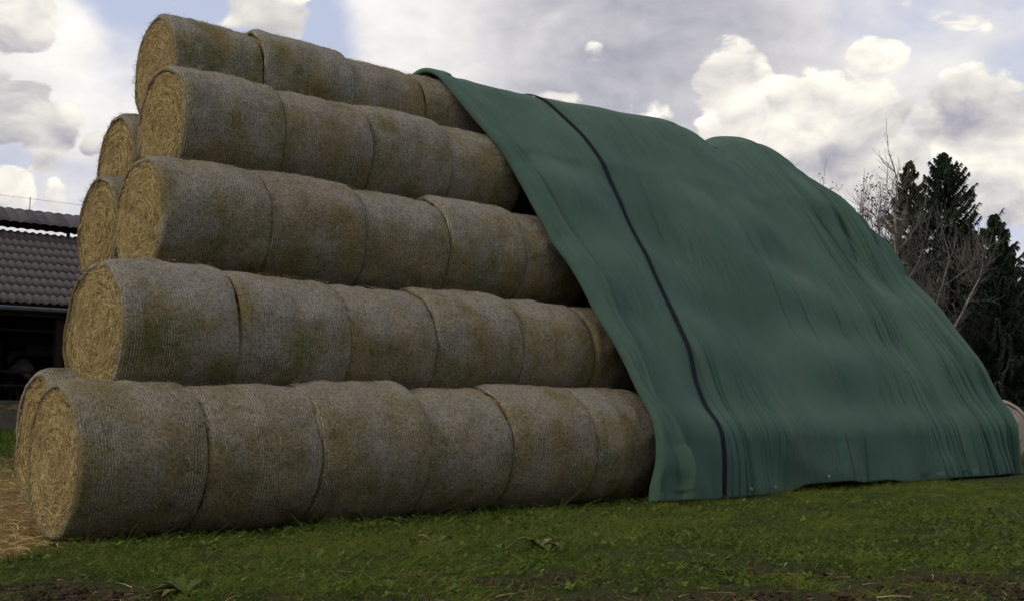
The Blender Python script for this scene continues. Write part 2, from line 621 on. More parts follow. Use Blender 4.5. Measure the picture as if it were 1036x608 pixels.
def track_soil(x, y):
    """bare, wheel-torn soil across the foreground: 0..1"""
    q = (x - CAM[0]) * FH[0] + (y - CAM[1]) * FH[1]          # metres ahead of the track-side
    l = (x - CAM[0]) * RT[0] + (y - CAM[1]) * RT[1]
    w = 0.22 * fbm(l * 0.7, q * 0.8, 0, 5, 3)
    a = np.exp(-((q - 7.30 + w) / 0.34) ** 2) * sstep(-1.2, 0.4, l)
    a2 = np.exp(-((q - 6.75 + w) / 0.45) ** 2)
    bl = np.exp(-((q - 8.05 + w * 0.5) / 0.17) ** 2) * sstep(-1.7, -0.9, l) * sstep(1.5, 0.9, l)
    b2 = np.exp(-((q - 8.45 + 0.12 * (l - 2) + w * 0.8) / 0.26) ** 2) * sstep(1.2, 2.2, l)
    b3 = np.exp(-((q - 7.6 + w) / 0.75) ** 2) * sstep(1.6, 2.8, l)
    c = np.exp(-((q - 7.5 + w) / 0.50) ** 2) * sstep(-1.9, -2.6, l)
    d = 0.55 * sstep(0.35, 0.75, fbm(x * 1.3, y * 1.3, 0, 203, 4)) * sstep(10.2, 8.4, q)
    s = np.maximum.reduce([a, a2, bl, b2 * 0.9, b3 * 0.9, c, d])
    pat = sstep(-0.5, 0.5, fbm(x * 2.6, y * 2.6, 0, 23, 4) + 0.35)
    return np.clip(s * (0.45 + 0.75 * pat), 0, 1)


def straw_zone(x, y):
    """where spilled straw covers the ground beside the stack's end"""
    n = 0.9 * fbm(x * 0.6, y * 0.6, 0, 41, 3)
    e = sstep(1.3, -0.1, x - 0.30 * y + n * 0.6)
    f = sstep(-0.95, -0.25, y + 0.30 * n) * sstep(9.5, 6.0, y + 1.5 * n)
    return np.clip(e * f, 0, 1)


def ground_z(x, y):
    s = track_soil(x, y)
    z = ground_base(x, y) + 0.018 * fbm(x * 1.1, y * 1.1, 0, 3, 3) - 0.055 * s + 0.035 * s * fbm(x * 7, y * 7, 0, 9, 4)
    return z + 0.008 * fbm(x * 8, y * 8, 0, 77, 3)


def axis_pts(lo, hi, step, far):
    a = np.arange(lo, hi + 1e-6, step)
    k = np.geomspace(step * 2, far, 46)
    return np.concatenate([(lo - k)[::-1], a, hi + k])


gx = axis_pts(-7.0, 19.5, 0.075, 900.0)
gy = axis_pts(-9.5, 9.0, 0.075, 900.0)
GX, GY = np.meshgrid(gx, gy)
near = sstep(60, 25, np.hypot(GX - 5, GY))
GZ = ground_base(GX, GY) + (ground_z(GX, GY) - ground_base(GX, GY)) * near
g_me = mesh_np("ground", np.stack([GX, GY, GZ], -1).reshape(-1, 3), grid_faces(len(gy), len(gx)), [M_GROUND])
for nm, fn in (("soil", track_soil), ("straw", straw_zone)):
    at = g_me.attributes.new(nm, "FLOAT", "POINT")
    at.data.foreach_set("value", fn(GX, GY).ravel().astype(np.float32))
tag(link("ground", g_me), "dark green turf with torn brown soil in front of the bale stack", kind="structure")

# ------------------------------------------------------------------ bales
NTH = 112


def bale_body(L, r, seed):
    """net-wrapped side with rounded shoulders and a lip folded on to each end; local x is the bale's axis"""
    sh = 0.045
    prof = [(0.050, r - 0.075), (0.022, r - 0.070), (0.006, r - 0.060), (0.0, r - 0.045)]
    for a in np.linspace(0, math.pi / 2, 6)[1:]:
        prof.append((sh * (1 - math.sin(a)) if False else sh * (1 - math.cos(a)), r - sh + sh * math.sin(a)))
    xs = np.linspace(sh, L - sh, 26)[1:-1]
    prof += [(x, r) for x in xs]
    for a in np.linspace(math.pi / 2, 0, 6):
        prof.append((L - 0.03 * (1 - math.cos(a)), r - 0.03 + 0.03 * math.sin(a)))
    prof += [(L - 0.002, r - 0.12), (L - 0.02, r - 0.3), (L - 0.02, 0.02)]
    prof = np.array(prof)
    th = np.arange(NTH) / NTH * 2 * np.pi
    x = prof[:, 0][:, None] + 0 * th[None]
    rr = prof[:, 1][:, None] + 0 * th[None]
    rs = np.random.default_rng(seed)
    ph = rs.uniform(0, 6.28, 6)
    am = rs.uniform(0.3, 1, 6)
    k = rr / r
    # barrel, out-of-round, and lumps
    ed = np.abs(x / L - 0.5) * 2
    barrel = 0.008 - 0.014 * ed ** 2 - 0.022 * ed ** 14
    cone = rs.uniform(-0.010, 0.010) * (x / L - 0.5) * 2
    oor = 0.008 * am[0] * np.cos(2 * th + ph[0]) + 0.006 * am[1] * np.cos(3 * th + ph[1]) + 0.004 * am[2] * np.cos(5 * th + ph[2])
    cy, sy = np.cos(th)[None], np.sin(th)[None]
    nz = 0.022 * fbm(x * 2.2 + seed * 3.1, cy * 1.6 + 7, sy * 1.6 + seed, seed, 3) + 0.007 * fbm(x * 9 + seed, cy * 6, sy * 6, seed + 5, 3)
    groove = 0.004 * fbm(x * 14 + seed * 1.7, 0 * th[None], 0, seed + 9, 2)
    rr = rr + k * (barrel + cone + oor[None] + nz + groove)
    x = x + 0.012 * k * fbm(cy * 2.2, sy * 2.2, seed * 1.0, seed + 3, 3) * np.where(x < L / 2, 1, -1)
    # settle: the underside spreads a little flat
    z = rr * sy
    y = rr * cy
    flat = -r * 0.975
    z = np.where(z < flat, flat + (z - flat) * 0.25, z)
    V = np.stack([x, y, z], -1).reshape(-1, 3)
    Q = grid_faces(len(prof), NTH, True)[:, ::-1]
    return V, Q


def bale_face(r, seed, detail):
    """rough cut end: rolled straw, slightly hollow behind the lip, with stalks sticking out"""
    rs = np.random.default_rng(seed)
    radii = np.concatenate([[0.001], np.linspace(0.03, r - 0.052, 26)])
    th = np.arange(72) / 72 * 2 * np.pi
    rr = radii[:, None] + 0 * th[None]
    cy, sy = np.cos(th)[None], np.sin(th)[None]
    spiral = np.sin((rr * 2 * math.pi / 0.10) - th[None])
    x = 0.040 - 0.018 * (1 - (rr / r) ** 2) + 0.012 * spiral * (rr / r) + 0.022 * fbm(rr * cy * 5, rr * sy * 5, seed, seed, 4)
    V = [np.stack([x, rr * cy, rr * sy], -1).reshape(-1, 3)]
    Q = [grid_faces(len(radii), 72, True)]
    tone = [np.clip(0.20 + 0.12 * spiral + 0.10 * vnoise(rr * cy * 9, rr * sy * 9, 0, seed), 0, 1).ravel()]
    n = detail
    if n:
        rad = (r - 0.06) * np.sqrt(rs.uniform(0.0, 1, n))
        a = rs.uniform(0, 2 * np.pi, n)
        P = np.stack([0.034 - 0.018 * (1 - (rad / r) ** 2) - rs.uniform(0, 0.022, n), rad * np.cos(a), rad * np.sin(a)], 1)
        tang = a + math.pi / 2 + rs.normal(0, 0.55, n) + (rs.random(n) < 0.5) * math.pi
        D = np.stack([rs.normal(-0.05, 0.22, n), np.cos(tang), np.sin(tang)], 1)
        D /= np.linalg.norm(D, axis=1)[:, None]
        Ls = rs.uniform(0.04, 0.15, n)
        # keep the tips inside the rim
        tip = P + D * Ls[:, None]
        over = np.hypot(tip[:, 1], tip[:, 2]) > r - 0.050
        Ls[over] *= 0.35
        W = rs.uniform(0.0025, 0.0055, n)
        bend = rs.normal(0, 0.02, (n, 3)) + np.stack([0.012 + 0 * rad, -0.03 * np.cos(a), -0.03 * np.sin(a)], 1)
        N = np.stack([-1 + 0 * rad, rs.normal(0, 0.5, n), rs.normal(0, 0.5, n)], 1)
        SV, SF, per = strands(P, D, Ls, W, bend, N, 2)
        off = len(V[0])
        V.append(SV)
        Q.append(SF + off)
        tone.append(np.repeat(np.clip(rs.normal(0.58, 0.24, n), 0.05, 1), per))
    return np.vstack(V), np.vstack(Q), np.concatenate(tone)


def bale_fuzz(L, r, seed, n):
    """single stalks caught under and through the net: most lie flat, some stick out, more at the rims"""
    rs = np.random.default_rng(seed + 900)
    x = rs.uniform(0.01, L - 0.01, n)
    ne = n // 12
    x[:ne] = rs.uniform(0.0, 0.05, ne)
    x[ne:2 * ne] = L - rs.uniform(0.0, 0.05, ne)
    a = rs.uniform(0, 2 * np.pi, n)
    rim = (x < 0.03) | (x > L - 0.03)
    ed = np.abs(x / L - 0.5) * 2
    rad = r + 0.012 - 0.014 * ed ** 2 - 0.022 * ed ** 14 - 0.03 * rim + rs.normal(0, 0.010, n)
    er = np.stack([0 * x, np.cos(a), np.sin(a)], 1)
    et = np.stack([0 * x, -np.sin(a), np.cos(a)], 1) * np.where(rs.random(n) < 0.5, 1, -1)[:, None]
    P = np.stack([x, 0 * x, 0 * x], 1) + er * rad[:, None]
    out = np.where(rs.random(n) < 0.16, np.abs(rs.normal(0.25, 0.25, n)), np.abs(rs.normal(0.0, 0.05, n)))
    D = et * rs.uniform(0.25, 1, n)[:, None] + er * out[:, None] + np.array([[1.0, 0, 0]]) * rs.normal(0, 0.55, n)[:, None]
    D /= np.linalg.norm(D, axis=1)[:, None]
    Ls = rs.uniform(0.03, 0.11, n)
    V, F, per = strands(P, D, Ls, rs.uniform(0.0025, 0.006, n), -er * (Ls ** 2 * 0.5 + Ls * out * 0.5)[:, None], er + rs.normal(0, 0.25, (n, 3)), 2)
    return V, F, np.repeat(np.clip(rs.normal(0.5, 0.27, n), 0, 1), per)


bale_seed = [100]


def add_bale(u, L, y, z, r, label, face=0, fuzz=2600, yaw=0.0):
    bale_seed[0] += 7
    sd = bale_seed[0]
    e = empty("round_bale", (u - 0.002, y, z - r), (0, random.uniform(-0.012, 0.012), yaw + random.uniform(-0.012, 0.012)))
    tag(e, label, "straw bale", "round straw bales in the stack")
    V, Q = bale_body(L + 0.004, r, sd)
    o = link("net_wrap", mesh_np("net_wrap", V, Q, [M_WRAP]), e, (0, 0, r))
    o.rotation_euler = (random.uniform(-0.2, 0.2), 0, 0) if False else (0, 0, 0)
    V, Q, tn = bale_face(r, sd, face)
    link("straw_face", mesh_np("straw_face", V, Q, [M_FACE], tone=tn), e, (0, 0, r))
    V, Q, tn = bale_fuzz(L - 0.012, r, sd, fuzz)
    tag(link("loose_straw", mesh_np("loose_straw", V, Q, [M_FUZZ], smooth=False, tone=tn), e, (0, 0, r)), kind="stuff")
    return e


# rows of the stack seen from the front, bottom layer first:  y, z, radius, yaw, joints along the row
ROWS = [
    (0.008, 0.742, 0.744, -0.0014, [0.043, 1.281, 2.509, 3.868, 5.128, 6.50, 7.80], [0.0, -0.006, 0.022, -0.016, 0.022, 0.012]),
    (0.781, 1.996, 0.753, 0.0034, [0.664, 1.928, 3.312, 4.569, 5.964, 7.317, 8.62], [0.034, 0.012, -0.018, 0.020, -0.014, -0.02]),
    (1.548, 3.403, 0.749, 0.0035, [1.378, 2.689, 4.015, 5.35, 6.688, 8.0], [0.004, 0.006, -0.018, 0.016, -0.016]),
    (2.301, 4.721, 0.760, -0.0023, [1.909, 3.254, 4.568, 5.91, 7.25], [0.012, -0.012, 0.014, -0.016]),
    (3.174, 5.735, 0.745, -0.0059, [2.153, 3.40, 4.80, 6.10, 7.40], [-0.006, 0.034, -0.010, 0.0]),
]
LAY = ["bottom", "second", "third", "fourth", "top"]
NUM = ["first", "second", "third", "fourth", "fifth", "sixth"]
for k, (y, z, r, yaw, us, dz) in enumerate(ROWS):
    nb = len(us) - 1
    for i in range(nb):
        if i == 0:
            lab = {0: "nearest round bale, bottom layer, golden straw end showing, resting on the ground",
                   1: "straw-ended round bale at the near end of the second layer up",
                   2: "straw-ended round bale at the near end of the third, middle layer",
                   3: "straw-ended round bale at the near end of the fourth layer, under the topmost bale",
                   4: "highest round bale, straw end at the tip of the stack against the sky"}[k]
        elif i == nb - 1:
            lab = f"round bale half hidden under the green tarp's edge in the {LAY[k]} layer"
        else:
            lab = f"{NUM[i]} round bale from the left in the {LAY[k]} layer"
            if i == nb - 2:
                lab += ", beside the tarp's bale"
        rr = r + dz[i]
        L = us[i + 1] - us[i]
        add_bale(us[i], L, y + (us[i] - us[0]) * yaw + random.uniform(-0.012, 0.012), z + dz[i], rr, lab,
                 face=9000 if i == 0 else 0, fuzz=4200 if k == 0 else 3200, yaw=yaw)
# second rows, showing past the stack's near end
add_bale(0.38, 1.3, 1.62, 0.90, 0.745, "round bale peeping out behind the nearest bottom bale, beside the barn", face=2600)
add_bale(1.10, 1.3, 2.40, 2.12, 0.745, "round bale wedged behind the near bale of the second layer", face=400, fuzz=100)
add_bale(1.47, 1.3, 3.14, 3.46, 0.750, "round bale at the back of the third layer, its end against the roof and sky", face=2600)
add_bale(1.98, 1.3, 3.98, 4.52, 0.745, "small-looking round bale at the back of the fourth layer against the sky", face=2200)

# ------------------------------------------------------------------ tarp
RO = 0.835          # bale radius plus cloth clearance
CIR = np.array([(w[0], w[1]) for w in ROWS])
AX0, AX4 = CIR[0], CIR[-1]
pts = [(-0.92, 0.0), (-0.865, 0.38)]
for a in np.linspace(math.pi, math.pi / 2, 240):      # hull round the five layers
    n_ = np.array([math.cos(a), math.sin(a)])
    q_ = CIR[int(np.argmax(CIR @ n_))] + RO * n_
    pts.append((q_[0], q_[1]))
pts = np.array(pts)
seg = np.r_[0, np.cumsum(np.hypot(*np.diff(pts, axis=0).T))]
S_TOP = seg[-1]
Z_TOP = pts[-1, 1]


def prof(s):
    y = np.interp(s, seg, pts[:, 0])
    z = np.interp(s, seg, pts[:, 1])
    e = 0.02
    ty = np.interp(s + e, seg, pts[:, 0]) - np.interp(s - e, seg, pts[:, 0])
    tz = np.interp(s + e, seg, pts[:, 1]) - np.interp(s - e, seg, pts[:, 1])
    l = np.hypot(ty, tz) + 1e-9
    return y, z, -tz / l, ty / l


def s_at_z(z):
    ss = np.linspace(0, S_TOP, 800)
    return np.interp(z, np.interp(ss, seg, pts[:, 1]), ss)


RU = [5, 7.2, 8.0, 9.0, 10.5, 12.0, 12.7, 13.25, 13.8, 14.5, 15.2, 16, 18]
RZ = [6.60, 6.60, 6.60, 6.63, 6.72, 6.81, 6.74, 6.50, 6.80, 6.92, 6.88, 6.8, 6.8]
CU = [5.0, 14.7, 15.1, 15.55, 16.0, 16.45, 16.9, 17.30, 17.46, 17.56, 17.64, 17.73, 17.94, 18.30]
CZ = [9.0, 7.4, 7.0, 6.55, 6.05, 5.5, 4.95, 4.35, 3.75, 3.15, 2.4, 1.4, 0.5, 0.0]


def smin(a, b, k):
    h = np.clip(0.5 + 0.5 * (b - a) / k, 0, 1)
    return b * (1 - h) + a * h - k * h * (1 - h)


def smooth_interp(u, U, Z, k=0.17):
    return (np.interp(u - k, U, Z) + 2 * np.interp(u, U, Z) + np.interp(u + k, U, Z)) / 4


def ridged(x, y, seed, p=2.0):
    return (1 - np.abs(vnoise(x, y, 0, seed))) ** p


def strap_u(z):
    return sum(np.interp(z + o_, [0, 0.88, 1.87, 2.79, 4.27, 5.29, 5.9, 6.5, 7], [8.66, 8.74, 8.88, 8.98, 9.08, 9.10, 8.96, 8.66, 8.45]) for o_ in (-0.5, -0.25, 0, 0.25, 0.5)) / 5


def edge_u(z):
    return np.interp(z, [0, 0.55, 1.15, 2.1, 2.95, 3.9, 4.85, 5.8, 6.3, 6.6], [7.22, 7.30, 7.36, 7.33, 7.24, 7.12, 6.96, 6.68, 6.55, 6.52])


def disp(u, s, z):
    t = s / S_TOP
    lay = (z - 0.74) / 1.2575
    top = sstep(1.0, 0.86, t)
    # cloth sags a little between one layer of bales and the next
    sag = -0.06 * np.sin(np.pi * np.clip(lay, 0, 4)) ** 2 * np.clip(0.5 + 0.8 * vnoise(u * 0.55, lay * 0.7, 0, 3), 0, 1.2)
    lump = 0.12 * fbm(u * 0.62 + 0.35 * lay, lay * 0.8, 0, 12, 2) * (0.35 + 0.65 * top)
    # bale shoulders pushing up under the cloth
    bx = np.abs(((u - 0.35 * np.floor(lay + 0.5)) / 1.32) % 1.0 - 0.5) * 2
    lump = lump - 0.030 * np.exp(-((1 - bx) / 0.16) ** 2) * np.cos(np.pi * np.clip(lay, 0, 4)) ** 2 * sstep(-0.3, 0.3, vnoise(u * 0.4, lay * 0.6, 0, 14))
    # long creases running down the slope, fanning towards the far end
    lean = u - (1 - t) * 1.25 * sstep(11.5, 17.5, u) - 0.16 * vnoise(u * 0.35, t * 2.2, 0, 61) - 0.05 * vnoise(u * 1.1, t * 5, 0, 62)
    endz = sstep(13.3, 15.4, lean) * sstep(0.97, 0.62, t)
    nearstrap = np.exp(-((u - strap_u(z) - 0.40) / 0.45) ** 2) * sstep(0.97, 0.75, t)
    rest = 0.55 * sstep(-0.05, 0.55, vnoise(lean * 0.5, t * 2.0, 0, 71)) * sstep(0.95, 0.7, t) + 0.10
    # rounded pleats parted by narrow valleys
    f1 = 0.25 - ridged(lean * 2.2, t * 0.9 + 3, 21, 7.0)
    f2 = 0.25 - ridged(lean * 4.9, t * 1.3 + 9, 33, 6.0)
    f3 = 0.25 - ridged(lean * 1.05, t * 0.7, 39, 6.0)
    f4 = 0.25 - ridged(lean * 9.0, t * 2.5, 43, 5.0)
    # creases fade in and out along their length
    m1 = sstep(-0.35, 0.35, vnoise(lean * 1.1, t * 4.2, 0, 101))
    m2 = sstep(-0.15, 0.45, vnoise(lean * 1.9, t * 5.0, 0, 103))
    d = endz * (0.22 * f1 * (0.5 + 0.5 * m1) + 0.13 * f2 * (0.3 + 0.7 * m2) + 0.17 * f3)
    d = d + rest * (0.075 * f1 * m1 + 0.070 * f2 * m2) * top
    d = d + nearstrap * (0.050 * f2 * m2 + 0.030 * f1 * m1)
    f5 = ridged(lean * 2.9 + 0.5, t * 0.55 + 6, 47, 11.0) - 0.12
    d = d - (0.13 * endz + 0.045 * sstep(10.4, 12.0, u) * sstep(0.8, 0.45, t) * m2) * f5
    # broad slack billows
    d = d + 0.10 * top * vnoise(lean * 0.55 + 3, t * 2.1, 0, 107)
    d = d * (1 - 0.92 * np.exp(-((u - strap_u(z)) / 0.15) ** 2))
    # the cloth is stitched down along the strap
    d = d - 0.020 * np.exp(-((u - strap_u(z)) / 0.12) ** 2)
    # hanging skirt near the ground
    sk = sstep(0.95, 0.1, z)
    d = d + sk * (0.06 * fbm(u * 0.9, 4.0, 0, 88, 2) + 0.04 * (0.25 - ridged(lean * 1.6, z * 0.8, 91, 5)))
    # gathered bunch at the far bottom corner
    d = d + 0.13 * sstep(15.4, 17.2, u) * sstep(2.4, 0.5, z) * (0.3 - ridged(lean * 2.8, t * 1.1, 55, 5)) * 1.5
    tot = sag + lump + d
    k = sstep(9.2, 8.4, u)                       # where bales lie right under the cloth
    return tot * (1 - k) + k * (np.maximum(tot, -0.035) + 0.015)


def tarp_pos(u, s, back=False, extra=0.0):
    y, z, ny, nz = prof(np.clip(s, 0, S_TOP))
    zr = smooth_interp(u, RU, RZ)
    t = np.clip(s / S_TOP, 0, 1)
    zs = z * (1 + (zr / Z_TOP - 1) * t ** 2)
    d = disp(u + (7.3 if back else 0), s, z) + extra
    cap = smooth_interp(u, CU, CZ, 0.12)
    if back:
        y = 2 * AX4[0] - y
        ny = -ny
    zz = zs + d * nz
    fade = sstep(-0.6, 0.3, cap - zs)
    yy = y + d * ny * (0.35 + 0.65 * fade)
    xx = u + 0.0 * d
    zc = smin(zz, cap + 0.025 * fbm(u * 1.2, y * 1.2, 0, 44, 3), 0.30)
    # the end skirt bellies out and the front corner is rounded in plan
    e = sstep(17.3, 18.30, u)
    yy = yy + (0.18 * e ** 2) * sstep(1.5, -0.9, y) * (-1 if back else 1)
    xx = xx + 0.06 * e * vnoise(yy * 2.2, zc * 0.6, 0, 15)
    lift = 0.075 * sstep(10.4, 10.9, u) * sstep(13.6, 12.9, u) + 0.025 * vnoise(u * 1.7, 0, 0, 5)
    zc = zc + np.clip(lift + 0.02, 0, 1) * sstep(0.5, 0.0, z) * (0 if back else 1)
    zc = np.maximum(zc, 0.012 + ground_base(xx, yy))
    return np.stack(np.broadcast_arrays(xx, yy, zc), -1)


U_END = 18.30
sf = np.concatenate([np.linspace(0, S_TOP, 270)])
sb = np.linspace(S_TOP, 0, 90)[1:]
wu = np.concatenate([np.linspace(0, 0.925, 560), np.linspace(0.925, 1, 80)[1:]])
_, zf, _, _ = prof(sf)
ulf = edge_u(zf)
UF = ulf[:, None] + (U_END - ulf[:, None]) * wu[None]
PF = tarp_pos(UF, sf[:, None] + 0 * UF)
UB = 6.10 + (U_END - 6.10) * wu[None] + 0 * sb[:, None]
PB = tarp_pos(UB, sb[:, None] + 0 * UB, back=True)
# blend the two halves at the ridge
PB[:20] = PB[:20] * (np.linspace(0.05, 1, 20) ** 2)[:, None, None] + (PF[-1][None] + (tarp_pos(UB[:20], sb[:20, None] + 0 * UB[:20], True) - tarp_pos(UB[:20], S_TOP + 0 * UB[:20], True))) * (1 - np.linspace(0.05, 1, 20)[:, None, None] ** 2)
PT = np.concatenate([PF, PB], 0)
tarp = link("tarp", mesh_np("tarp", PT.reshape(-1, 3), grid_faces(PT.shape[0], PT.shape[1]), [M_TARP]))
tag(tarp, "large dark green fleece tarp draped in creases over the far part of the bale stack", "tarp")
so = tarp.modifiers.new("thickness", "SOLIDIFY")
so.thickness = 0.006
so.offset = -1

# black seam strap down the slope
ss = np.linspace(0.0, S_TOP + 0.0, 260)
_, zz_, _, _ = prof(ss)
rows = []
for off in (-0.038, -0.030, 0.0, 0.030, 0.038):
    lift = 0.010 if abs(off) > 0.035 else 0.032
    rows.append(tarp_pos(strap_u(zz_) + off + 0.012 * vnoise(ss * 1.3, 0, 0, 8), ss, extra=lift))
ST = np.stack(rows, 1)
link("seam_strap", mesh_np("seam_strap", ST.reshape(-1, 3), grid_faces(len(ss), 5), [M_STRAP]), tarp)

# turned-back edge: a doubled band rolled along the tarp's left margin, over the ridge and a way down the back
ss = np.linspace(0.0, S_TOP, 300)
_, zz_, _, _ = prof(ss)
wid = np.interp(zz_, [0, 0.5, 1.0, 1.3, 1.7, 3, 4.5, 5.8, 6.4, 6.6], [0.64, 0.54, 0.38, 0.22, 0.30, 0.44, 0.34, 0.30, 0.26, 0.24])
flare = sstep(1.35, 0.3, zz_)
calm = 1 - 0.85 * sstep(S_TOP - 1.2, S_TOP - 0.1, ss)
q = np.linspace(0, 1, 22)
eu = edge_u(zz_)
sbk = np.linspace(S_TOP, S_TOP - 2.0, 40)[1:]
band = []
for j, c in enumerate(q):
    # rolled hem on the outside, slack hump, then down on to the cloth
    hump = 0.030 * (0.5 + 0.5 * calm) + calm * (0.050 * math.sin(math.pi * min(1, c * 1.02)) ** 0.7 + 0.045 * math.exp(-((c - 0.86) / 0.10) ** 2))
    ex = hump + calm * (0.012 * vnoise(ss * 2.5, c * 2.2, 0, 7) + 0.030 * (0.3 - ridged(c * 2.6 + ss * 0.9, ss * 0.5 - c, 29, 4)) * math.sin(math.pi * c)) \
        + flare * (0.06 + 0.13 * math.exp(-((c - 0.8) / 0.2) ** 2)) + flare * 0.035 * (ridged(c * 3.0 + ss * 1.4, ss * 0.8, 19, 2) - 0.4)
    if j == 0:
        ex = ex - 0.05
    if j == len(q) - 1:
        ex = 0.004 + 0 * ex + flare * 0.075
    u = eu - 0.05 + wid * c
    fr_ = tarp_pos(u, ss, extra=ex)
    bk_ = fr_[::-1][1:40].copy()
    bk_[:, 1] = 2 * fr_[-1, 1] - bk_[:, 1]
    band.append(np.concatenate([fr_, bk_]))
und = tarp_pos(eu - 0.02, ss, extra=-0.06)
ub_ = und[::-1][1:40].copy()
ub_[:, 1] = 2 * und[-1, 1] - ub_[:, 1]
BD = np.stack([np.concatenate([und, ub_])] + band, 1)
o = link("folded_edge", mesh_np("folded_edge", BD.reshape(-1, 3), grid_faces(BD.shape[0], BD.shape[1]), [M_TARP]), tarp)
so = o.modifiers.new("thickness", "SOLIDIFY")
so.thickness = 0.006
so.offset = -1

# pale eyelets along the hem
bm_eye = MB()
th = np.linspace(0, 2 * np.pi, 13)
bm_eye.tube(np.stack([0.022 * np.cos(th), 0 * th, 0.022 * np.sin(th)], 1), 0.008, 5, cap=False)
eye_me = bm_eye.mesh("eyelet", [mat_plain("zinc_eyelet", (0.30, 0.30, 0.28), (0.42, 0.42, 0.40), 30, 0.5, 0.4, 0, 0.4)])
for u in (9.35, 9.95, 11.3):
    p = tarp_pos(np.array([u]), np.array([0.10]), extra=0.02)[0]
    link("eyelet", eye_me, tarp, p)

# pale bale beyond the tarp's far corner
M_PALE = mat_plain("pale_bale_wrap", (0.27, 0.225, 0.195), (0.34, 0.29, 0.25), 3, 0.7, 0.2, 0.4)


def pale_bale():
    p = CAM + ray(1010, 440) * 25.5
    e = empty("round_bale", (p[0], p[1], 0.0), (0, 0, R_(42)))
    tag(e, "pale wrapped round bale standing on the grass past the tarp's far corner", "straw bale")
    V, Q = bale_body(1.25, 0.76, 991)
    link("net_wrap", mesh_np("net_wrap", V, Q, [M_PALE]), e, (0, 0, 0.75))
    V, Q, tn = bale_face(0.76, 991, 0)
    link("wrapped_end", mesh_np("wrapped_end", V, Q, [M_PALE], tone=tn), e, (0, 0, 0.75))


pale_bale()
# ------------------------------------------------------------------ barn
YB, ZE, PIT = 15.0, 3.74, R_(33)
ZG = 0.84
RUN = 3.10                       # half the barn's depth
YR, ZR = YB + RUN, ZE + RUN * math.tan(PIT)
BX0, BX1 = -9.0, 10.5
M_TILE = mat_tone("weathered_roof_tile", [(0, (0.060, 0.050, 0.052)), (0.5, (0.115, 0.095, 0.098)), (1, (0.175, 0.150, 0.150))], 0.75, 0.25, noise_scale=5)
M_TILE_OBJ = mat_plain("weathered_roof_tile_piece", (0.058, 0.047, 0.043), (0.108, 0.090, 0.084), 4, 0.75, 0.25, 0.3)
M_DARKWOOD = mat_plain("dark_timber", (0.012, 0.009, 0.007), (0.026, 0.019, 0.014), 9, 0.85, 0.1, 0.3, stretch=(1, 1, 8))
M_RAIL = mat_plain("rusty_red_rail", (0.020, 0.010, 0.008), (0.036, 0.018, 0.013), 14, 0.7, 0.2, 0.3)
M_GUTTER = mat_plain("grey_zinc", (0.17, 0.18, 0.20), (0.24, 0.25, 0.27), 8, 0.45, 0.4, 0.1, 0.3)
M_CONC = mat_plain("old_concrete", (0.090, 0.078, 0.062), (0.145, 0.128, 0.105), 5, 0.9, 0.1, 0.5)
M_PANEL = mat_plain("dirty_light_sheet", (0.10, 0.105, 0.085), (0.17, 0.17, 0.14), 3, 0.6, 0.2, 0.1)
M_FEED = mat_tone("hay_feed", [(0, (0.06, 0.045, 0.02)), (1, (0.24, 0.18, 0.085))], 0.9, 0.1)

barn = empty("barn", (BX0, YB, ZG))
tag(barn, "open-fronted barn with grey-brown pantile roof at the left behind the stack", "barn")
BL = np.array([BX0, YB, ZG])


def bpart(name, mb, m, parent=None, smooth=False, **kw):
    for i in range(len(mb.V)):
        mb.V[i] = mb.V[i] - BL
    o = link(name, mb.mesh(name, [m], smooth), parent or barn)
    return o


sl = np.array([0, math.cos(PIT), math.sin(PIT)])
nr = np.array([0, -math.sin(PIT), math.cos(PIT)])
SLEN = RUN / math.cos(PIT)
mb = MB()
E0 = np.array([0, YB - 0.25, ZE - 0.25 * math.tan(PIT)])
top = np.array([0, YR - 0.16, ZR - 0.16 * math.tan(PIT)])
for sgn in (1, -1):
    a, b = E0.copy(), top.copy()
    if sgn < 0:
        a[1], b[1] = 2 * YR - a[1], 2 * YR - b[1]
    n_ = nr * np.array([1, sgn, 1]) * 0.05
    V = []
    for x in (BX0, BX1):
        V += [a + [x, 0, 0], b + [x, 0, 0], b + [x, 0, 0] - n_, a + [x, 0, 0] - n_]
    mb.add(V, [(0, 1, 2, 3), (7, 6, 5, 4), (0, 4, 5, 1), (1, 5, 6, 2), (2, 6, 7, 3), (3, 7, 4, 0)])
roof = bpart("roof", mb, M_DARKWOOD)

TW, TL = 0.178, 0.42


def tile_geo():
    c = np.linspace(0, 1, 9)
    h = 0.020 * np.sin(c * 2 * math.pi) + 0.026
    V = []
    for k, (v, lift) in enumerate(((0.0, 0.026), (1.0, 0.0))):
        V.append(np.stack([c * (TW + 0.012), 0 * c + v * (TL + 0.05), h + lift], 1))
    V.append(V[0] - np.array([0, 0.0, 0.022]))
    V = np.vstack(V)
    Q = grid_faces(2, 9)
    Q2 = np.stack([np.arange(8), np.arange(8) + 18, np.arange(1, 9) + 18, np.arange(1, 9)], 1)
    return V, np.vstack([Q, Q2])


TV, TQ = tile_geo()


def tile_world(x, s):
    P = E0[None] + np.array([1.0, 0, 0])[None] * (x + TV[:, :1]) + sl[None] * (s + TV[:, 1:2]) + nr[None] * (TV[:, 2:] + 0.004)
    return P


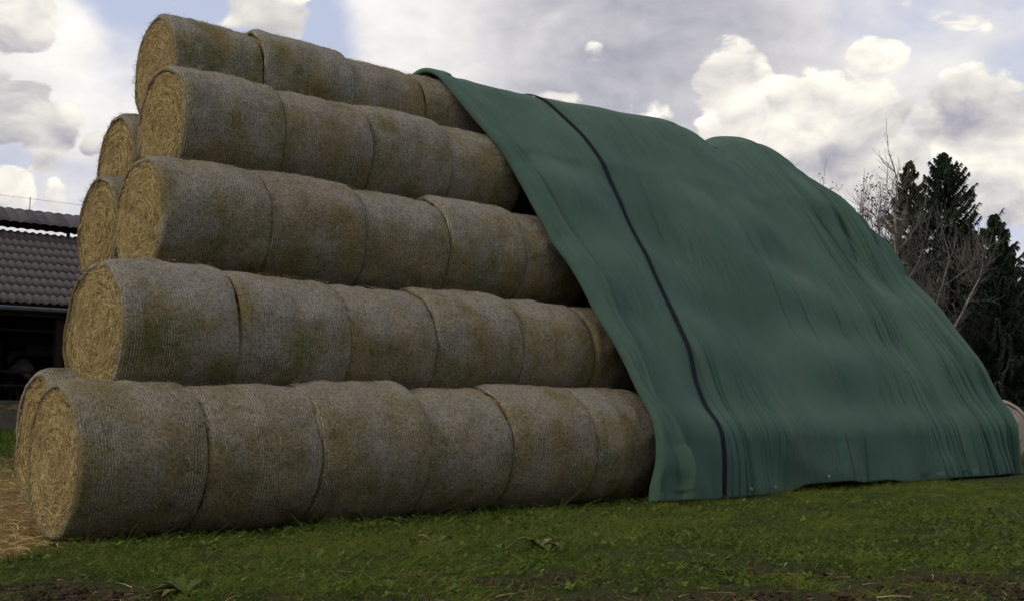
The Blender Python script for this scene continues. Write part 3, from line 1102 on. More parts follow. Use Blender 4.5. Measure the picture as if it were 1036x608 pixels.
tile_me = mesh_np("tile", TV, TQ, [M_TILE_OBJ])
rot = Matrix(((1, 0, 0), (0, sl[1], nr[1]), (0, sl[2], nr[2]))).to_4x4()
nrow = int(np.linalg.norm(top - E0) / TL)
rest = MB()
for r in range(nrow + 1):
    for c in range(int((BX1 - BX0) / TW)):
        x = BX0 + c * TW
        s = min(r * TL, np.linalg.norm(top - E0) - TL)
        if 3.3 < x < 6.9:
            o = bpy.data.objects.new("tile", tile_me)
            o.parent = roof
            j = random.uniform(-0.006, 0.006)
            o.matrix_local = Matrix.Translation(Vector(E0 + np.array([x + j, 0, 0]) + sl * (s + random.uniform(-0.008, 0.008)) + nr * (0.004 + random.uniform(0, 0.004)) - BL)) @ rot
            COL.objects.link(o)
        else:
            rest.add(tile_world(x, s), TQ, tone=random.uniform(0.25, 0.75))
tag(bpart("tiles", rest, M_TILE, roof, True), kind="stuff")
# raised ridge cap over the open ridge
cap = MB()
for sgn in (1, -1):
    for c in range(int((BX1 - BX0) / 0.24)):
        x = BX0 + c * 0.24
        cc = np.linspace(0, 1, 7)
        hz = 0.03 * np.abs(np.sin(cc * math.pi))
        base = ZR + 0.48
        a = np.stack([x + cc * 0.245, 0 * cc + YR - sgn * 0.52, base - 0.30 + hz], 1)
        b = np.stack([x + cc * 0.245, 0 * cc + YR + sgn * 0.01, base + 0.045 + hz], 1)
        V = np.vstack([a, b, a - [0, 0, 0.07], b - [0, 0, 0.07]])
        Q = np.vstack([grid_faces(2, 7), np.stack([np.arange(6), np.arange(6) + 14, np.arange(1, 7) + 14, np.arange(1, 7)], 1), grid_faces(2, 7, off=14)])
        cap.add(V, Q, tone=random.uniform(0.1, 0.5))
bpart("ridge_cap", cap, M_TILE, None, True)
for x in np.arange(BX0 + 0.6, BX1, 2.4):
    pm = MB()
    pm.box((x, YR - 0.05, ZR - 0.5), (x + 0.06, YR + 0.05, ZR + 0.46))
    bpart("ridge_post", pm, M_DARKWOOD)
# gutter, fascia
g = MB()
ang = np.linspace(math.pi, 2 * math.pi, 9)
prof_g = np.stack([YB - 0.33 + 0.075 * np.cos(ang), ZE - 0.235 + 0.075 * np.sin(ang)], 1)
V = np.vstack([np.column_stack([np.full(9, x), prof_g]) for x in (BX0, BX1)])
g.add(V, grid_faces(2, 9))
g.tube([(BX0, YB - 0.405, ZE - 0.235), (BX1, YB - 0.405, ZE - 0.235)], 0.014, 6)
go = bpart("gutter", g, M_GUTTER, None, True)
go.modifiers.new("thickness", "SOLIDIFY").thickness = 0.006
f = MB()
f.box((BX0, YB - 0.20, ZE - 0.42), (BX1, YB - 0.15, ZE - 0.20))
bpart("fascia", f, M_DARKWOOD)
for x in np.arange(BX0 + 0.4, BX1, 3.35):
    pm = MB()
    pm.box((x, YB - 0.12, ZG - 0.3), (x + 0.16, YB + 0.04, ZE - 0.2))
    bpart("post", pm, M_DARKWOOD)
w = MB()
w.box((BX0, 2 * YR - YB - 0.1, ZG - 0.3), (BX1, 2 * YR - YB, ZE + 0.1))
back = bpart("back_wall", w, M_DARKWOOD)
for (x0, x1, z0, z1) in ((4.4, 5.35, 2.75, 3.08), (6.0, 7.6, 2.75, 3.05), (2.2, 3.8, 2.75, 3.08)):
    w = MB()
    yy = 2 * YR - YB - 0.13
    w.box((x0, yy - 0.02, z0), (x1, yy, z1))
    bpart("light_panel", w, M_PANEL, back)
w = MB()
w.box((BX0, YB + 2.6, 3.18), (BX1, YB + 2.7, 3.24))
bpart("tie_beam", w, M_PANEL)
for x in (BX0, BX1 - 0.12):
    w = MB()
    w.add([(x, YB, ZG - .3), (x + .12, YB, ZG - .3), (x + .12, 2 * YR - YB, ZG - .3), (x, 2 * YR - YB, ZG - .3),
           (x, YB, ZE - .1), (x + .12, YB, ZE - .1), (x + .12, 2 * YR - YB, ZE - .1), (x, 2 * YR - YB, ZE - .1),
           (x, YR, ZR - .15), (x + .12, YR, ZR - .15)],
          [(0, 1, 2, 3), (0, 4, 5, 1), (2, 6, 7, 3), (4, 8, 9, 5), (8, 7, 6, 9)], [(4, 7, 8), (5, 9, 6)])
    w.add([(x, YB, ZG - .3), (x, YB, ZE - .1), (x, 2 * YR - YB, ZE - .1), (x, 2 * YR - YB, ZG - .3),
           (x + .12, YB, ZG - .3), (x + .12, YB, ZE - .1), (x + .12, 2 * YR - YB, ZE - .1), (x + .12, 2 * YR - YB, ZG - .3)],
          [(3, 2, 1, 0), (4, 5, 6, 7)])
    bpart("gable_wall", w, M_DARKWOOD)
w = MB()
w.box((BX0, YB - 0.1, ZG - 0.3), (BX1, 2 * YR - YB, ZG + 0.40))
bpart("barn_floor", w, M_CONC)
w = MB()
w.box((BX0, YB + 0.9, ZG + 0.35), (BX1, YB + 1.02, ZG + 0.62))
bpart("feed_kerb", w, M_CONC)
for z in (1.80, 2.12):
    w = MB()
    w.tube([(BX0, YB + 0.96, z), (BX1, YB + 0.96, z)], 0.032, 7)
    bpart("feed_rail", w, M_RAIL, None, True)
for x in np.arange(BX0 + 0.3, BX1, 1.7):
    w = MB()
    w.tube([(x, YB + 0.96, ZG + 0.5), (x, YB + 0.96, 2.25)], 0.04, 7)
    bpart("rail_post", w, M_RAIL, None, True)
# wire along the ridge
w = MB()
w.tube([(BX0, YR, ZR + 0.88), (BX1, YR, ZR + 0.82)], 0.004, 4)
for x in (-6.0, 0.5, 5.05, 9.2):
    w.tube([(x, YR, ZR + 0.45), (x, YR, ZR + 0.88)], 0.012, 5)
bpart("lightning_wire", w, M_GUTTER)

# hay heap on the barn floor
fx = np.linspace(2.4, 7.6, 60)
fy = np.linspace(YB + 0.05, YB + 0.86, 16)
FX, FY = np.meshgrid(fx, fy)
FZ = ZG + 0.40 + (0.17 + 0.09 * fbm(FX * 2.2, FY * 2, 0, 6, 4)) * np.sin(np.pi * np.clip((FY - YB - 0.05) / 0.81, 0, 1)) ** 0.6
FZ += 0.02 * fbm(FX * 14, FY * 14, 0, 8, 3)
hv = np.stack([FX, FY, FZ], -1).reshape(-1, 3)
hay = link("feed_heap", mesh_np("feed_heap", hv, grid_faces(16, 60), [M_FEED], tone=np.clip(0.4 + 0.4 * fbm(FX * 9, FY * 9, 0, 2, 3), 0, 1).ravel()))
tag(hay, "long low heap of brown feed along the barn's front rail", "feed", kind="stuff")


def make_cow(loc, rz, seed, label, head_low):
    """one skinned body: trunk, neck, head, four jointed legs and tail"""
    pts = {
        "pelvis": (0, 0, 1.22, .27, .29), "loin": (.45, 0, 1.24, .29, .32), "rib": (.90, 0, 1.18, .31, .37), "chest": (1.30, 0, 1.15, .25, .34),
        "neck": (1.62, 0, 1.22 if not head_low else 1.10, .14, .20), "poll": (1.92, 0, 1.42 if not head_low else 1.0, .12, .13),
        "face": (2.14, 0, 1.26 if not head_low else .80, .09, .10), "muzzle": (2.30, 0, 1.10 if not head_low else .62, .075, .075),
        "tail": (-.24, 0, 1.25, .06, .06), "tail2": (-.32, 0, .85, .03, .03), "tail3": (-.30, 0, .50, .045, .045),
    }
    edges = [("pelvis", "loin"), ("loin", "rib"), ("rib", "chest"), ("chest", "neck"), ("neck", "poll"), ("poll", "face"), ("face", "muzzle"), ("pelvis", "tail"), ("tail", "tail2"), ("tail2", "tail3")]
    for s, n in ((1, "l"), (-1, "r")):
        pts.update({
            "hip" + n: (.02, .20 * s, 1.02, .17, .20), "knee" + n: (.16, .22 * s, .76, .12, .13), "hock" + n: (-.10, .21 * s, .50, .062, .062), "hf" + n: (-.03, .21 * s, .10, .048, .048), "ht" + n: (.03, .21 * s, .03, .06, .06),
            "sh" + n: (1.22, .19 * s, .92, .13, .17), "el" + n: (1.16, .19 * s, .72, .09, .10), "wr" + n: (1.21, .19 * s, .42, .056, .056), "ff" + n: (1.20, .19 * s, .10, .046, .046), "ft" + n: (1.25, .19 * s, .03, .058, .058),
            "ear" + n: (1.90, .20 * s, (1.42 if not head_low else 1.0), .03, .05)})
        edges += [("pelvis", "hip" + n), ("hip" + n, "knee" + n), ("knee" + n, "hock" + n), ("hock" + n, "hf" + n), ("hf" + n, "ht" + n),
                  ("chest", "sh" + n), ("sh" + n, "el" + n), ("el" + n, "wr" + n), ("wr" + n, "ff" + n), ("ff" + n, "ft" + n), ("poll", "ear" + n)]
    names = list(pts)
    me = bpy.data.meshes.new("cow")
    me.from_pydata([pts[n][:3] for n in names], [(names.index(a), names.index(b)) for a, b in edges], [])
    o = link("cow", me)
    o.location = loc
    o.rotation_euler = (0, 0, rz)
    sk = o.modifiers.new("skin", "SKIN")
    for v, n in zip(me.skin_vertices[0].data, names):
        v.radius = pts[n][3:]
        v.use_root = n == "pelvis"
    sk.use_smooth_shade = True
    o.modifiers.new("sub", "SUBSURF").levels = 2
    o.modifiers["sub"].render_levels = 2
    m, t, b = mat("cow_hide", 0.7, 0.2)
    n = t.noise(t.mapping(t.coord("Object"), loc=(seed, 0, 0)), 1.7, 2, 0.4)
    t.l.new(t.mix(t.ramp(n, 0.47, 0.50), (0.012, 0.010, 0.010), (0.10, 0.098, 0.09)), b.inputs["Base Color"])
    me.materials.append(m)
    tag(o, label, "cow", "cows in the barn")


make_cow((5.0, YB + 4.0, ZG + 0.40), R_(-95), 3.1, "dark cow with white patches at the barn's rail, nearer the stack", True)
make_cow((3.6, YB + 4.1, ZG + 0.40), R_(-82), 7.7, "dark cow with white patches in the barn at the photo's left edge", True)

# ------------------------------------------------------------------ trees
M_BARK = mat_plain("dark_bark", (0.030, 0.024, 0.018), (0.062, 0.050, 0.038), 7, 0.95, 0.05, 0.6, stretch=(3, 3, 0.6))
M_PALEBARK = mat_plain("pale_bark", (0.22, 0.195, 0.16), (0.36, 0.32, 0.27), 6, 0.9, 0.1, 0.4)
M_TWIG = mat_plain("brown_twigs", (0.026, 0.020, 0.016), (0.050, 0.038, 0.030), 5, 0.9, 0.05, 0.2)
M_GREYTWIG = mat_plain("grey_brown_twigs", (0.11, 0.098, 0.085), (0.19, 0.17, 0.15), 5, 0.9, 0.05, 0.2)
M_NEEDLE = mat_tone("spruce_needles", [(0, (0.010, 0.017, 0.010)), (0.6, (0.020, 0.033, 0.018)), (1, (0.036, 0.050, 0.026))], 0.7, 0.15)
M_NEEDLE_O = mat_tone("olive_needles", [(0, (0.024, 0.026, 0.011)), (0.6, (0.044, 0.044, 0.020)), (1, (0.075, 0.066, 0.032))], 0.7, 0.15)
M_LEAF = mat_tone("late_leaves", [(0, (0.028, 0.030, 0.022)), (1, (0.060, 0.060, 0.040))], 0.6, 0.2)


def at_px(px, depth):
    p = CAM + ray(px, 416) * depth
    return np.array([p[0], p[1], float(ground_base(p[0], p[1]))])


def spruce(px, depth, top_py, rad, seed, label, m=None, dens=1.0, name="spruce_tree", sweep=0.5, lowest=0.06):
    rs = np.random.default_rng(seed)
    base = at_px(px, depth)
    H = (CAM + ray(px, top_py) * depth)[2] - base[2]
    e = empty(name, base)
    tag(e, label, "tree", "trees behind the tarp")
    tr = MB()
    zz = np.linspace(0, H, 14)
    ctr = np.stack([0.06 * np.sin(zz * 0.7 + seed), 0.06 * np.cos(zz * 0.5 + seed), zz], 1)
    tr.tube(ctr, 0.018 * H * (1 - zz / H) ** 0.9 + 0.012, 8)
    link("trunk", tr.mesh("trunk", [M_BARK]), e)
    br = MB()
    Vs, Fs, Ts, off = [], [], [], 0
    nb = int(150 * dens)
    for i in range(nb):
        f = (i + rs.uniform(0, 1)) / nb
        z = H * (lowest + (1 - lowest) * f ** 0.85)
        fr = 1 - z / H
        ln = (rad * fr ** 0.88 + 0.06) * rs.uniform(0.62, 1.12)
        az = rs.uniform(0, 2 * np.pi)
        rise = sweep * (1 - fr * 1.1) + rs.normal(0, 0.10)
        k = np.linspace(0, 1, 6)
        hor = np.array([math.cos(az), math.sin(az), 0])
        P = np.array([0.06 * math.sin(z * .7 + seed), 0.06 * math.cos(z * .5 + seed), z]) + hor * (k * ln)[:, None] + np.array([0, 0, 1]) * (ln * (rise * k - 0.32 * fr * np.sin(k * 2.2) + 0.22 * k ** 3))[:, None]
        br.tube(P, 0.010 + 0.022 * fr * (1 - k), 4, cap=False)
        n = int((30 + 120 * ln / max(rad, 1)) * 2.2)
        tt = rs.uniform(0.10, 1.0, n) ** 0.8
        q = np.stack([np.interp(tt, k, P[:, c]) for c in range(3)], 1)
        side = np.cross(hor, [0, 0, 1]) * np.where(rs.random(n) < 0.5, 1, -1)[:, None]
        D = side * rs.uniform(0.35, 1.0, n)[:, None] + hor * rs.uniform(0.2, 0.9, n)[:, None] + np.array([0, 0, 1.0]) * rs.normal(-0.50, 0.30, n)[:, None]
        D /= np.linalg.norm(D, axis=1)[:, None]
        L = rs.uniform(0.16, 0.50, n) * (0.45 + 0.55 * (1 - tt)) * (0.6 + 0.5 * fr) * 1.15
        V, F, per = strands(q, D, L, rs.uniform(0.035, 0.085, n), np.array([0, 0, -1.0]) * (L * rs.uniform(0.05, 0.5, n))[:, None], rs.normal(0, 1, (n, 3)), 2)
        Vs.append(V)
        Fs.append(F + off)
        off += len(V)
        Ts.append(np.repeat(np.clip(rs.normal(0.45, 0.22, n) + 0.2 * tt, 0, 1), per))
    link("branches", br.mesh("branches", [M_BARK]), e)
    tag(link("crown", mesh_np("crown", np.vstack(Vs), np.vstack(Fs), [m or M_NEEDLE], smooth=False, tone=np.concatenate(Ts)), e), kind=None)
    return e


def grow(mb, p, d, ln, r, depth, rs, spread, tips, up=0.15, sides=5, forks=(2, 4)):
    n = 5
    P = [p]
    dd = d / np.linalg.norm(d)
    for i in range(n - 1):
        dd = dd + rs.normal(0, 0.10, 3) + np.array([0, 0, up * 0.25])
        dd /= np.linalg.norm(dd)
        P.append(P[-1] + dd * ln / (n - 1))
    P = np.array(P)
    mb.tube(P, np.linspace(r, r * 0.62, n), sides if depth > 1 else 3, cap=False)
    if depth <= 0:
        tips.append(P[-1])
        return
    for i in range(rs.integers(forks[0], forks[1] + 1)):
        t = rs.uniform(0.35, 1.0)
        q = P[min(n - 1, int(t * (n - 1)))]
        dv = dd + rs.normal(0, spread, 3)
        grow(mb, q, dv, ln * rs.uniform(0.55, 0.80), max(r * rs.uniform(0.38, 0.58), 0.0075), depth - 1, rs, spread, tips, up, sides, forks)
    grow(mb, P[-1], dd + rs.normal(0, spread * 0.35, 3), ln * rs.uniform(0.7, 0.85), max(r * 0.62, 0.0075), depth - 1, rs, spread, tips, up, sides, forks)


def bare_tree(px, depth, seed, label, stems, m, tm, levels, spread, name="bare_tree", leaves=0, forks=(2, 4)):
    rs = np.random.default_rng(seed)
    base = at_px(px, depth)
    e = empty(name, base)
    tag(e, label, "tree", "trees behind the tarp")
    tips = []
    tw = MB()
    for (dx, lean, height, r) in stems:
        side = RT * lean
        k = np.linspace(0, 1, 9)
        P = RT * dx + side * (k ** 1.3 * height)[:, None] + np.array([0, 0, 1.0]) * (k * height * math.sqrt(max(0.1, 1 - lean * lean)))[:, None]
        P = P + np.stack([0.07 * np.sin(k * 5 + seed + dx), 0.07 * np.cos(k * 4 + dx), 0 * k], 1)
        t = MB()
        t.tube(P, r * (1 - 0.72 * k), 8, cap=False)
        link("trunk", t.mesh("trunk", [m]), e)
        for i in range(11):
            f = rs.uniform(0.32, 1.0)
            q = np.array([np.interp(f, k, P[:, c]) for c in range(3)])
            az = rs.uniform(0, 6.28)
            d = np.array([math.cos(az), math.sin(az), rs.uniform(0.6, 1.4)])
            grow(tw, q, d, height * rs.uniform(0.10, 0.19), r * 0.34 * (1.15 - f * 0.7), levels, rs, spread, tips, 0.25, 4, forks)
        grow(tw, P[-1], P[-1] - P[-2], height * 0.16, r * 0.28, levels, rs, spread, tips, 0.3, 4, forks)
    link("branches", tw.mesh("branches", [tm]), e)
    if leaves:
        n = leaves
        T = np.array(tips)[rs.integers(0, len(tips), n)] + rs.normal(0, 0.10, (n, 3))
        D = rs.normal(0, 1, (n, 3))
        D /= np.linalg.norm(D, axis=1)[:, None]
        L = rs.uniform(0.07, 0.13, n)
        V, F, per = strands(T, D, L, rs.uniform(0.06, 0.10, n), rs.normal(0, 0.02, (n, 3)), rs.normal(0, 1, (n, 3)), 2)
        link("crown", mesh_np("crown", V, F, [M_LEAF], smooth=False, tone=np.repeat(rs.random(n), per)), e)
    return e


spruce(964, 46, 150, 5.0, 5, "tall dark spruce with upswept drooping boughs behind the pale bare tree", dens=1.9, sweep=0.75)
spruce(1014, 42, 214, 3.2, 6, "pointed dark spruce at the photo's right edge", dens=1.4, sweep=0.45)
spruce(930, 50, 158, 3.6, 8, "olive brown thin conifer between the bare tree and the tall spruce", M_NEEDLE_O, 1.6, "conifer_tree", 0.6)
spruce(984, 51, 222, 4.2, 9, "short dark spruce in the gap between the two tall spruces", dens=1.2)
spruce(1056, 47, 232, 3.2, 10, "dark spruce cut off by the right edge of the photo", dens=1.2)
spruce(1110, 44, 200, 3.2, 11, "dark spruce standing beyond the right edge of the photo", dens=0.8)
spruce(955, 56, 285, 4.2, 12, "low dark conifer filling the ground behind the tall spruce", dens=1.4, lowest=0.02)
spruce(1005, 58, 290, 4.2, 15, "low broad conifer in the dark between the two right-hand spruces", dens=1.4, lowest=0.02)
spruce(1040, 54, 290, 4.2, 13, "low dark conifer filling the ground behind the pointed spruce", dens=1.4, lowest=0.02)
spruce(905, 58, 250, 3.4, 14, "low dark conifer behind the foot of the pale bare tree", dens=1.2, lowest=0.02)
spruce(975, 62, 265, 4.5, 16, "dark conifer in the far row behind the tall spruce and its neighbour", dens=1.4, lowest=0.02)
spruce(1025, 63, 262, 4.5, 17, "dark conifer in the far row at the right, mostly hidden", dens=1.4, lowest=0.02)
spruce(930, 62, 270, 4.5, 18, "dark conifer in the far row behind the reddish bush", dens=1.4, lowest=0.02)
bare_tree(904, 40, 21, "pale-barked bare tree with upright twigs and leaning stems behind the tarp",
          [(0.25, 0.0, 8.2, 0.15), (0.0, -0.05, 6.8, 0.11), (0.5, 0.26, 6.4, 0.09), (0.7, 0.42, 6.3, 0.08)], M_PALEBARK, M_GREYTWIG, 3, 0.45, forks=(2, 4))
bare_tree(940, 41, 22, "reddish brown bare bush of fine twigs in front of the tall spruce",
          [(-0.5, -0.1, 4.2, 0.03), (0.2, 0.10, 4.6, 0.03), (0.7, 0.25, 4.2, 0.03)], M_TWIG, M_TWIG, 3, 0.55, "bare_bush", forks=(1, 2))
bare_tree(862, 43, 23, "thin twiggy tree with a few small leaves at the tarp's skyline",
          [(-0.3, -0.08, 8.0, 0.055), (0.3, 0.05, 7.8, 0.05), (0.8, 0.12, 7.2, 0.04)], M_TWIG, M_TWIG, 2, 0.45, "thin_tree", leaves=1100)

# ------------------------------------------------------------------ turf


def scatter(n, dmin, dmax, lat):
    """points on the turf in front of the stack, denser near by"""
    d = dmin + (dmax - dmin) * rng.random(n) ** 1.25
    l = (rng.random(n) * 2 - 1) * (d * lat + 0.6)
    x = CAM[0] + FH[0] * d + RT[0] * l
    y = CAM[1] + FH[1] * d + RT[1] * l
    return x, y


def keep_out(x, y):
    stack = (x > 0.05) & (x < 17.9) & (y > -0.55 - 0.25 * (x > 7.2))
    return stack


def make_grass():
    """blades gathered in small tufts, with dark soil showing in the gaps"""
    tx, ty = scatter(30000, 5.2, 19.0, 0.62)
    tc = fbm(tx * 1.5, ty * 1.5, 0, 51, 4)
    soil = track_soil(tx, ty)
    st = straw_zone(tx, ty)
    p = (1 - 0.86 * sstep(0.2, 0.6, soil)) * (1 - 0.97 * sstep(0.2, 0.55, st)) * (0.30 + 0.70 * sstep(-0.7, 0.2, tc))
    ok = rng.random(len(tx)) < p
    tx, ty, tc, soil = tx[ok], ty[ok], tc[ok], soil[ok]
    m = len(tx)
    k = rng.integers(6, 22, m)
    idx = np.repeat(np.arange(m), k)
    tsz = rng.gamma(4.0, 0.25, m)
    ttone = rng.normal(0, 0.13, m)
    n = len(idx)
    rad = 0.050 * np.sqrt(rng.random(n)) * np.clip(tsz[idx], 0.5, 2)
    aa = rng.uniform(0, 6.28, n)
    x, y = tx[idx] + rad * np.cos(aa), ty[idx] + rad * np.sin(aa)
    ok = ~keep_out(x, y)
    x, y, idx, aa = x[ok], y[ok], idx[ok], aa[ok]
    n = len(x)
    z = ground_z(x, y) - 0.004
    az = aa + rng.normal(0, 0.7, n)
    tilt = np.abs(rng.normal(0.55, 0.35, n))
    D = np.stack([np.cos(az) * np.sin(tilt), np.sin(az) * np.sin(tilt), np.cos(tilt)], 1)
    tall = np.clip(tsz[idx], 0.5, 2.2) * (1 + 0.6 * sstep(-1.5, -0.8, y)) * (1 + 0.25 * tc[idx])
    L = rng.gamma(4.0, 0.0115, n) * tall + 0.010
    W = rng.uniform(0.0035, 0.0080, n)
    b = np.stack([np.cos(az), np.sin(az), -0.8 + 0 * az], 1) * (L * rng.uniform(0.1, 0.6, n))[:, None]
    V, F, per = strands(np.stack([x, y, z], 1), D, L, W, b, np.stack([np.cos(az + 1.2), np.sin(az + 1.2), 0.3 + 0 * az], 1), 2)
    tone = np.clip(0.47 + 0.24 * tc[idx] + 1.3 * ttone[idx] + rng.normal(0, 0.12, n), 0, 0.88)
    dry = rng.random(n) < 0.05 + 0.16 * soil[idx]
    tone[dry] = rng.uniform(0.88, 1, dry.sum())
    o = link("grass", mesh_np("grass", V, F, [M_GRASS], smooth=False, tone=np.repeat(tone, per)))
    tag(o, "short uneven dark green grass in front of the stack and tarp", "grass", kind="stuff")


make_grass()


def make_far_grass():
    n = 60000
    x = rng.uniform(-6, 9, n)
    y = rng.uniform(3.0, 14.8, n)
    st = straw_zone(x, y)
    ok = (rng.random(n) < (1 - st)) & ~((x > 0.3) & (y < 5)) & (x < 1.0 + 0.42 * (y + 2))
    x, y = x[ok], y[ok]
    n = len(x)
    az = rng.uniform(0, 6.28, n)
    D = np.stack([0.4 * np.cos(az), 0.4 * np.sin(az), 0.9 + 0 * az], 1)
    L = rng.uniform(0.04, 0.13, n)
    V, F, per = strands(np.stack([x, y, ground_z(x, y)], 1), D, L, rng.uniform(0.010, 0.02, n), D * [[.02, .02, -.02]], np.stack([np.sin(az), np.cos(az), 0 * az], 1), 2)
    tag(link("grass", mesh_np("grass", V, F, [M_GRASS], smooth=False, tone=np.repeat(np.clip(rng.normal(0.5, .15, n), 0, .85), per))),
        "rough grass strip between the stack's end and the barn", "grass", kind="stuff")


make_far_grass()


def make_clover():
    x, y = scatter(42000, 5.2, 14.5, 0.60)
    soil = track_soil(x, y)
    st = straw_zone(x, y)
    clump = fbm(x * 0.9 + 5, y * 0.9, 0, 151, 4)
    ok = (rng.random(len(x)) < (1 - sstep(0.15, 0.5, soil)) * (1 - sstep(0.2, 0.5, st)) * (0.25 + 0.75 * sstep(-0.5, 0.5, clump))) & ~keep_out(x, y)
    x, y = x[ok], y[ok]
    n = len(x)
    z = ground_z(x, y) + rng.uniform(0.008, 0.055, n) * (1 + 0.5 * sstep(-1.6, -0.8, y))
    Vs, Fs, Ts, off = [], [], [], 0
    tone = np.clip(rng.normal(0.5, 0.22, n), 0, 1)
    a0 = rng.uniform(0, 6.28, n)
    sz = rng.gamma(5, 0.0019, n) + 0.004
    nx, ny = rng.normal(0, 0.5, n), rng.normal(0, 0.5, n)
    for k in range(3):
        a = a0 + k * 2.094
        c = np.stack([np.cos(a), np.sin(a), -(nx * np.cos(a) + ny * np.sin(a))], 1)
        s = np.stack([-np.sin(a), np.cos(a), (nx * np.sin(a) - ny * np.cos(a))], 1)
        P = np.stack([x, y, z], 1)
        q = [P, P + c * (sz * 0.75)[:, None] + s * (sz * 0.62)[:, None], P + c * (sz * 1.25)[:, None], P + c * (sz * 0.75)[:, None] - s * (sz * 0.62)[:, None]]
        V = np.stack(q, 1).reshape(-1, 3)
        Vs.append(V)
        Fs.append(np.arange(n)[:, None] * 4 + np.array([[0, 1, 2, 3]]) + off)
        off += len(V)
        Ts.append(np.repeat(tone, 4))
    tag(link("clover", mesh_np("clover", np.vstack(Vs), np.vstack(Fs), [M_CLOVER], smooth=False, tone=np.concatenate(Ts))),
        "low clover and small leaves mixed into the turf", "clover", kind="stuff")


make_clover()


def make_straw_litter():
    n = 26000
    y = rng.uniform(-1.3, 9.5, n)
    x = rng.uniform(-4.5, 4.0, n)
    ok = (rng.random(n) < straw_zone(x, y)) & ~((x > 0.06) & (np.abs(y) < 0.30))
    x1, y1 = x[ok], y[ok]
    # a few stalks lost among the grass and on the torn soil
    x2, y2 = scatter(5200, 5.3, 12.0, 0.58)
    s2 = track_soil(x2, y2)
    ok = (rng.random(len(x2)) < 0.12 + 0.8 * s2) & ~keep_out(x2, y2)
    x, y = np.r_[x1, x2[ok]], np.r_[y1, y2[ok]]
    n = len(x)
    small = np.r_[np.ones(len(x1)), np.full(ok.sum(), 0.55)]
    az = rng.uniform(0, 6.28, n)
    D = np.stack([np.cos(az), np.sin(az), np.abs(rng.normal(0.05, 0.18, n))], 1)
    L = rng.uniform(0.08, 0.30, n) * small
    z = ground_z(x, y) + rng.uniform(0.004, 0.045, n) * small
    b = np.stack([rng.normal(0, .03, n), rng.normal(0, .03, n), -L * 0.15], 1)
    V, F, per = strands(np.stack([x, y, z], 1), D, L, rng.uniform(0.004, 0.009, n) * (0.6 + 0.4 * small), b, np.stack([rng.normal(0, .4, n), rng.normal(0, .4, n), 1 + 0 * az], 1), 2)
    tone = np.clip(rng.normal(0.5, 0.24, n) - 0.18 * (small < 1), 0, 1)
    tag(link("spilled_straw", mesh_np("spilled_straw", V, F, [M_STRAW], smooth=False, tone=np.repeat(tone, per))),
        "golden straw spilled over the ground beside the nearest bale", "straw", kind="stuff")


make_straw_litter()


def make_clods():
    """crumbs of torn soil along the wheel track"""
    x, y = scatter(60000, 5.4, 9.5, 0.60)
    s = track_soil(x, y)
    ok = rng.random(len(x)) < sstep(0.35, 0.9, s) * 0.55
    x, y = x[ok], y[ok]
    n = len(x)
    r = rng.gamma(2.0, 0.0048, n) + 0.003
    c = np.stack([x, y, ground_z(x, y) + r * 0.2], 1)
    oct_ = np.array([(1, 0, 0), (0, 1, 0), (-1, 0, 0), (0, -1, 0), (0, 0, 1), (0, 0, -1)], float)
    V = c[:, None] + oct_[None] * r[:, None, None] * rng.uniform(0.5, 1.3, (n, 6, 1))
    T = np.array([(0, 1, 4), (1, 2, 4), (2, 3, 4), (3, 0, 4), (1, 0, 5), (2, 1, 5), (3, 2, 5), (0, 3, 5)])
    F = (np.arange(n)[:, None, None] * 6 + T[None]).reshape(-1, 3)
    m = mat_tone("soil_crumbs", [(0, (0.016, 0.012, 0.007)), (0.6, (0.040, 0.029, 0.018)), (1, (0.075, 0.055, 0.034))], 0.95, 0.05)
    tag(link("soil_crumbs", mesh_np("soil_crumbs", V.reshape(-1, 3), F, [m], smooth=False, tone=np.repeat(rng.random(n), 6))),
        "dark brown crumbled soil along the wheel tracks", "soil", kind="stuff")


make_clods()


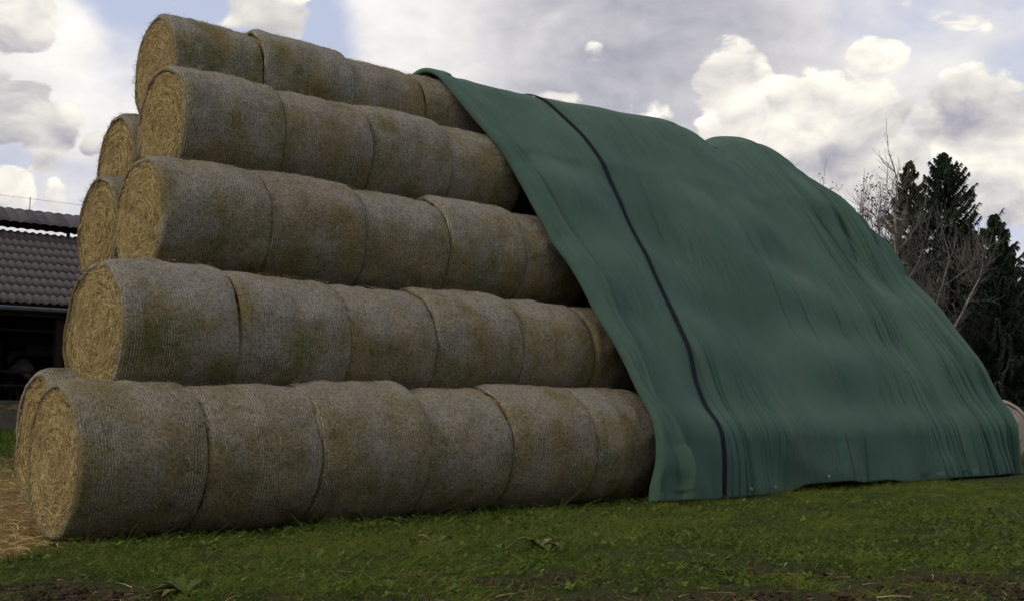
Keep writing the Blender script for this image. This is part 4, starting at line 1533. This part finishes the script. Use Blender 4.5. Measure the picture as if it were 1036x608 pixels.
def weed(px, py, seed, n, size, label):
    """broad-leaved rosette, each leaf a part"""
    rs = np.random.default_rng(seed)
    d = ray(px, py)
    p = CAM + d * (-CAM[2] / d[2])
    p[2] = float(ground_z(p[0], p[1])) - 0.005
    e = empty("weed", p)
    tag(e, label, "weed", "broad-leaved weeds in the turf")
    for i in range(n):
        az = i * 2.4 + rs.normal(0, 0.3)
        L = size * rs.uniform(0.6, 1.15)
        el = rs.uniform(0.25, 1.05)
        k = np.linspace(0, 1, 9)
        hor = np.array([math.cos(az), math.sin(az), 0])
        sd = np.array([-math.sin(az), math.cos(az), 0])
        mid = hor * (L * k * math.cos(el * 0.8))[:, None] + np.array([0, 0, 1.0]) * (L * (math.sin(el) * k - 0.55 * k ** 2.2))[:, None]
        w = L * 0.17 * np.sin(np.pi * np.clip(k * 0.97 + 0.03, 0, 1) ** 1.35) ** 0.8 + 0.003
        w = w * (1 + 0.18 * np.sin(k * 22 + seed + i))
        fold = 0.35 * w
        V = np.concatenate([mid - sd * w[:, None] + np.array([0, 0, 1]) * fold[:, None], mid, mid + sd * w[:, None] + np.array([0, 0, 1]) * fold[:, None]])
        V = V.reshape(3, 9, 3).transpose(1, 0, 2).reshape(-1, 3)
        link("leaf", mesh_np("leaf", V, grid_faces(9, 3), [M_DOCK], tone=np.full(27, rs.uniform(0.25, 0.92) if rs.random() > 0.12 else 1.0)), e)


weed(186, 597, 1, 15, 0.26, "large leafy weed nearest the lower left of the grass")
weed(207, 556, 2, 12, 0.22, "pale broad-leaved weed just in front of the nearest bale's right half")
weed(440, 550, 3, 12, 0.24, "broad-leaved weed in front of the third and fourth bottom bales")
weed(546, 556, 4, 12, 0.26, "spreading pale weed below the fifth bottom bale, near the tarp")
weed(30, 566, 5, 10, 0.15, "small weed by the straw at the far lower left")

# stub of wood stuck in the soil
d = ray(573, 592)
p = CAM + d * (-CAM[2] / d[2])
st = MB()
k = np.linspace(0, 1, 6)
st.tube(np.stack([0.02 * k, -0.01 * k, 0.085 * k - 0.03], 1), [0.026, 0.027, 0.024, 0.025, 0.020, 0.012], 7)
o = link("wood_stub", st.mesh("wood_stub", [mat_plain("brown_wood", (0.07, 0.04, 0.02), (0.13, 0.08, 0.04), 30, 0.9, 0.1, 0.5)]), None, (p[0], p[1], float(ground_z(p[0], p[1]))))
tag(o, "small brown stub of wood sticking out of the torn soil", "wood")
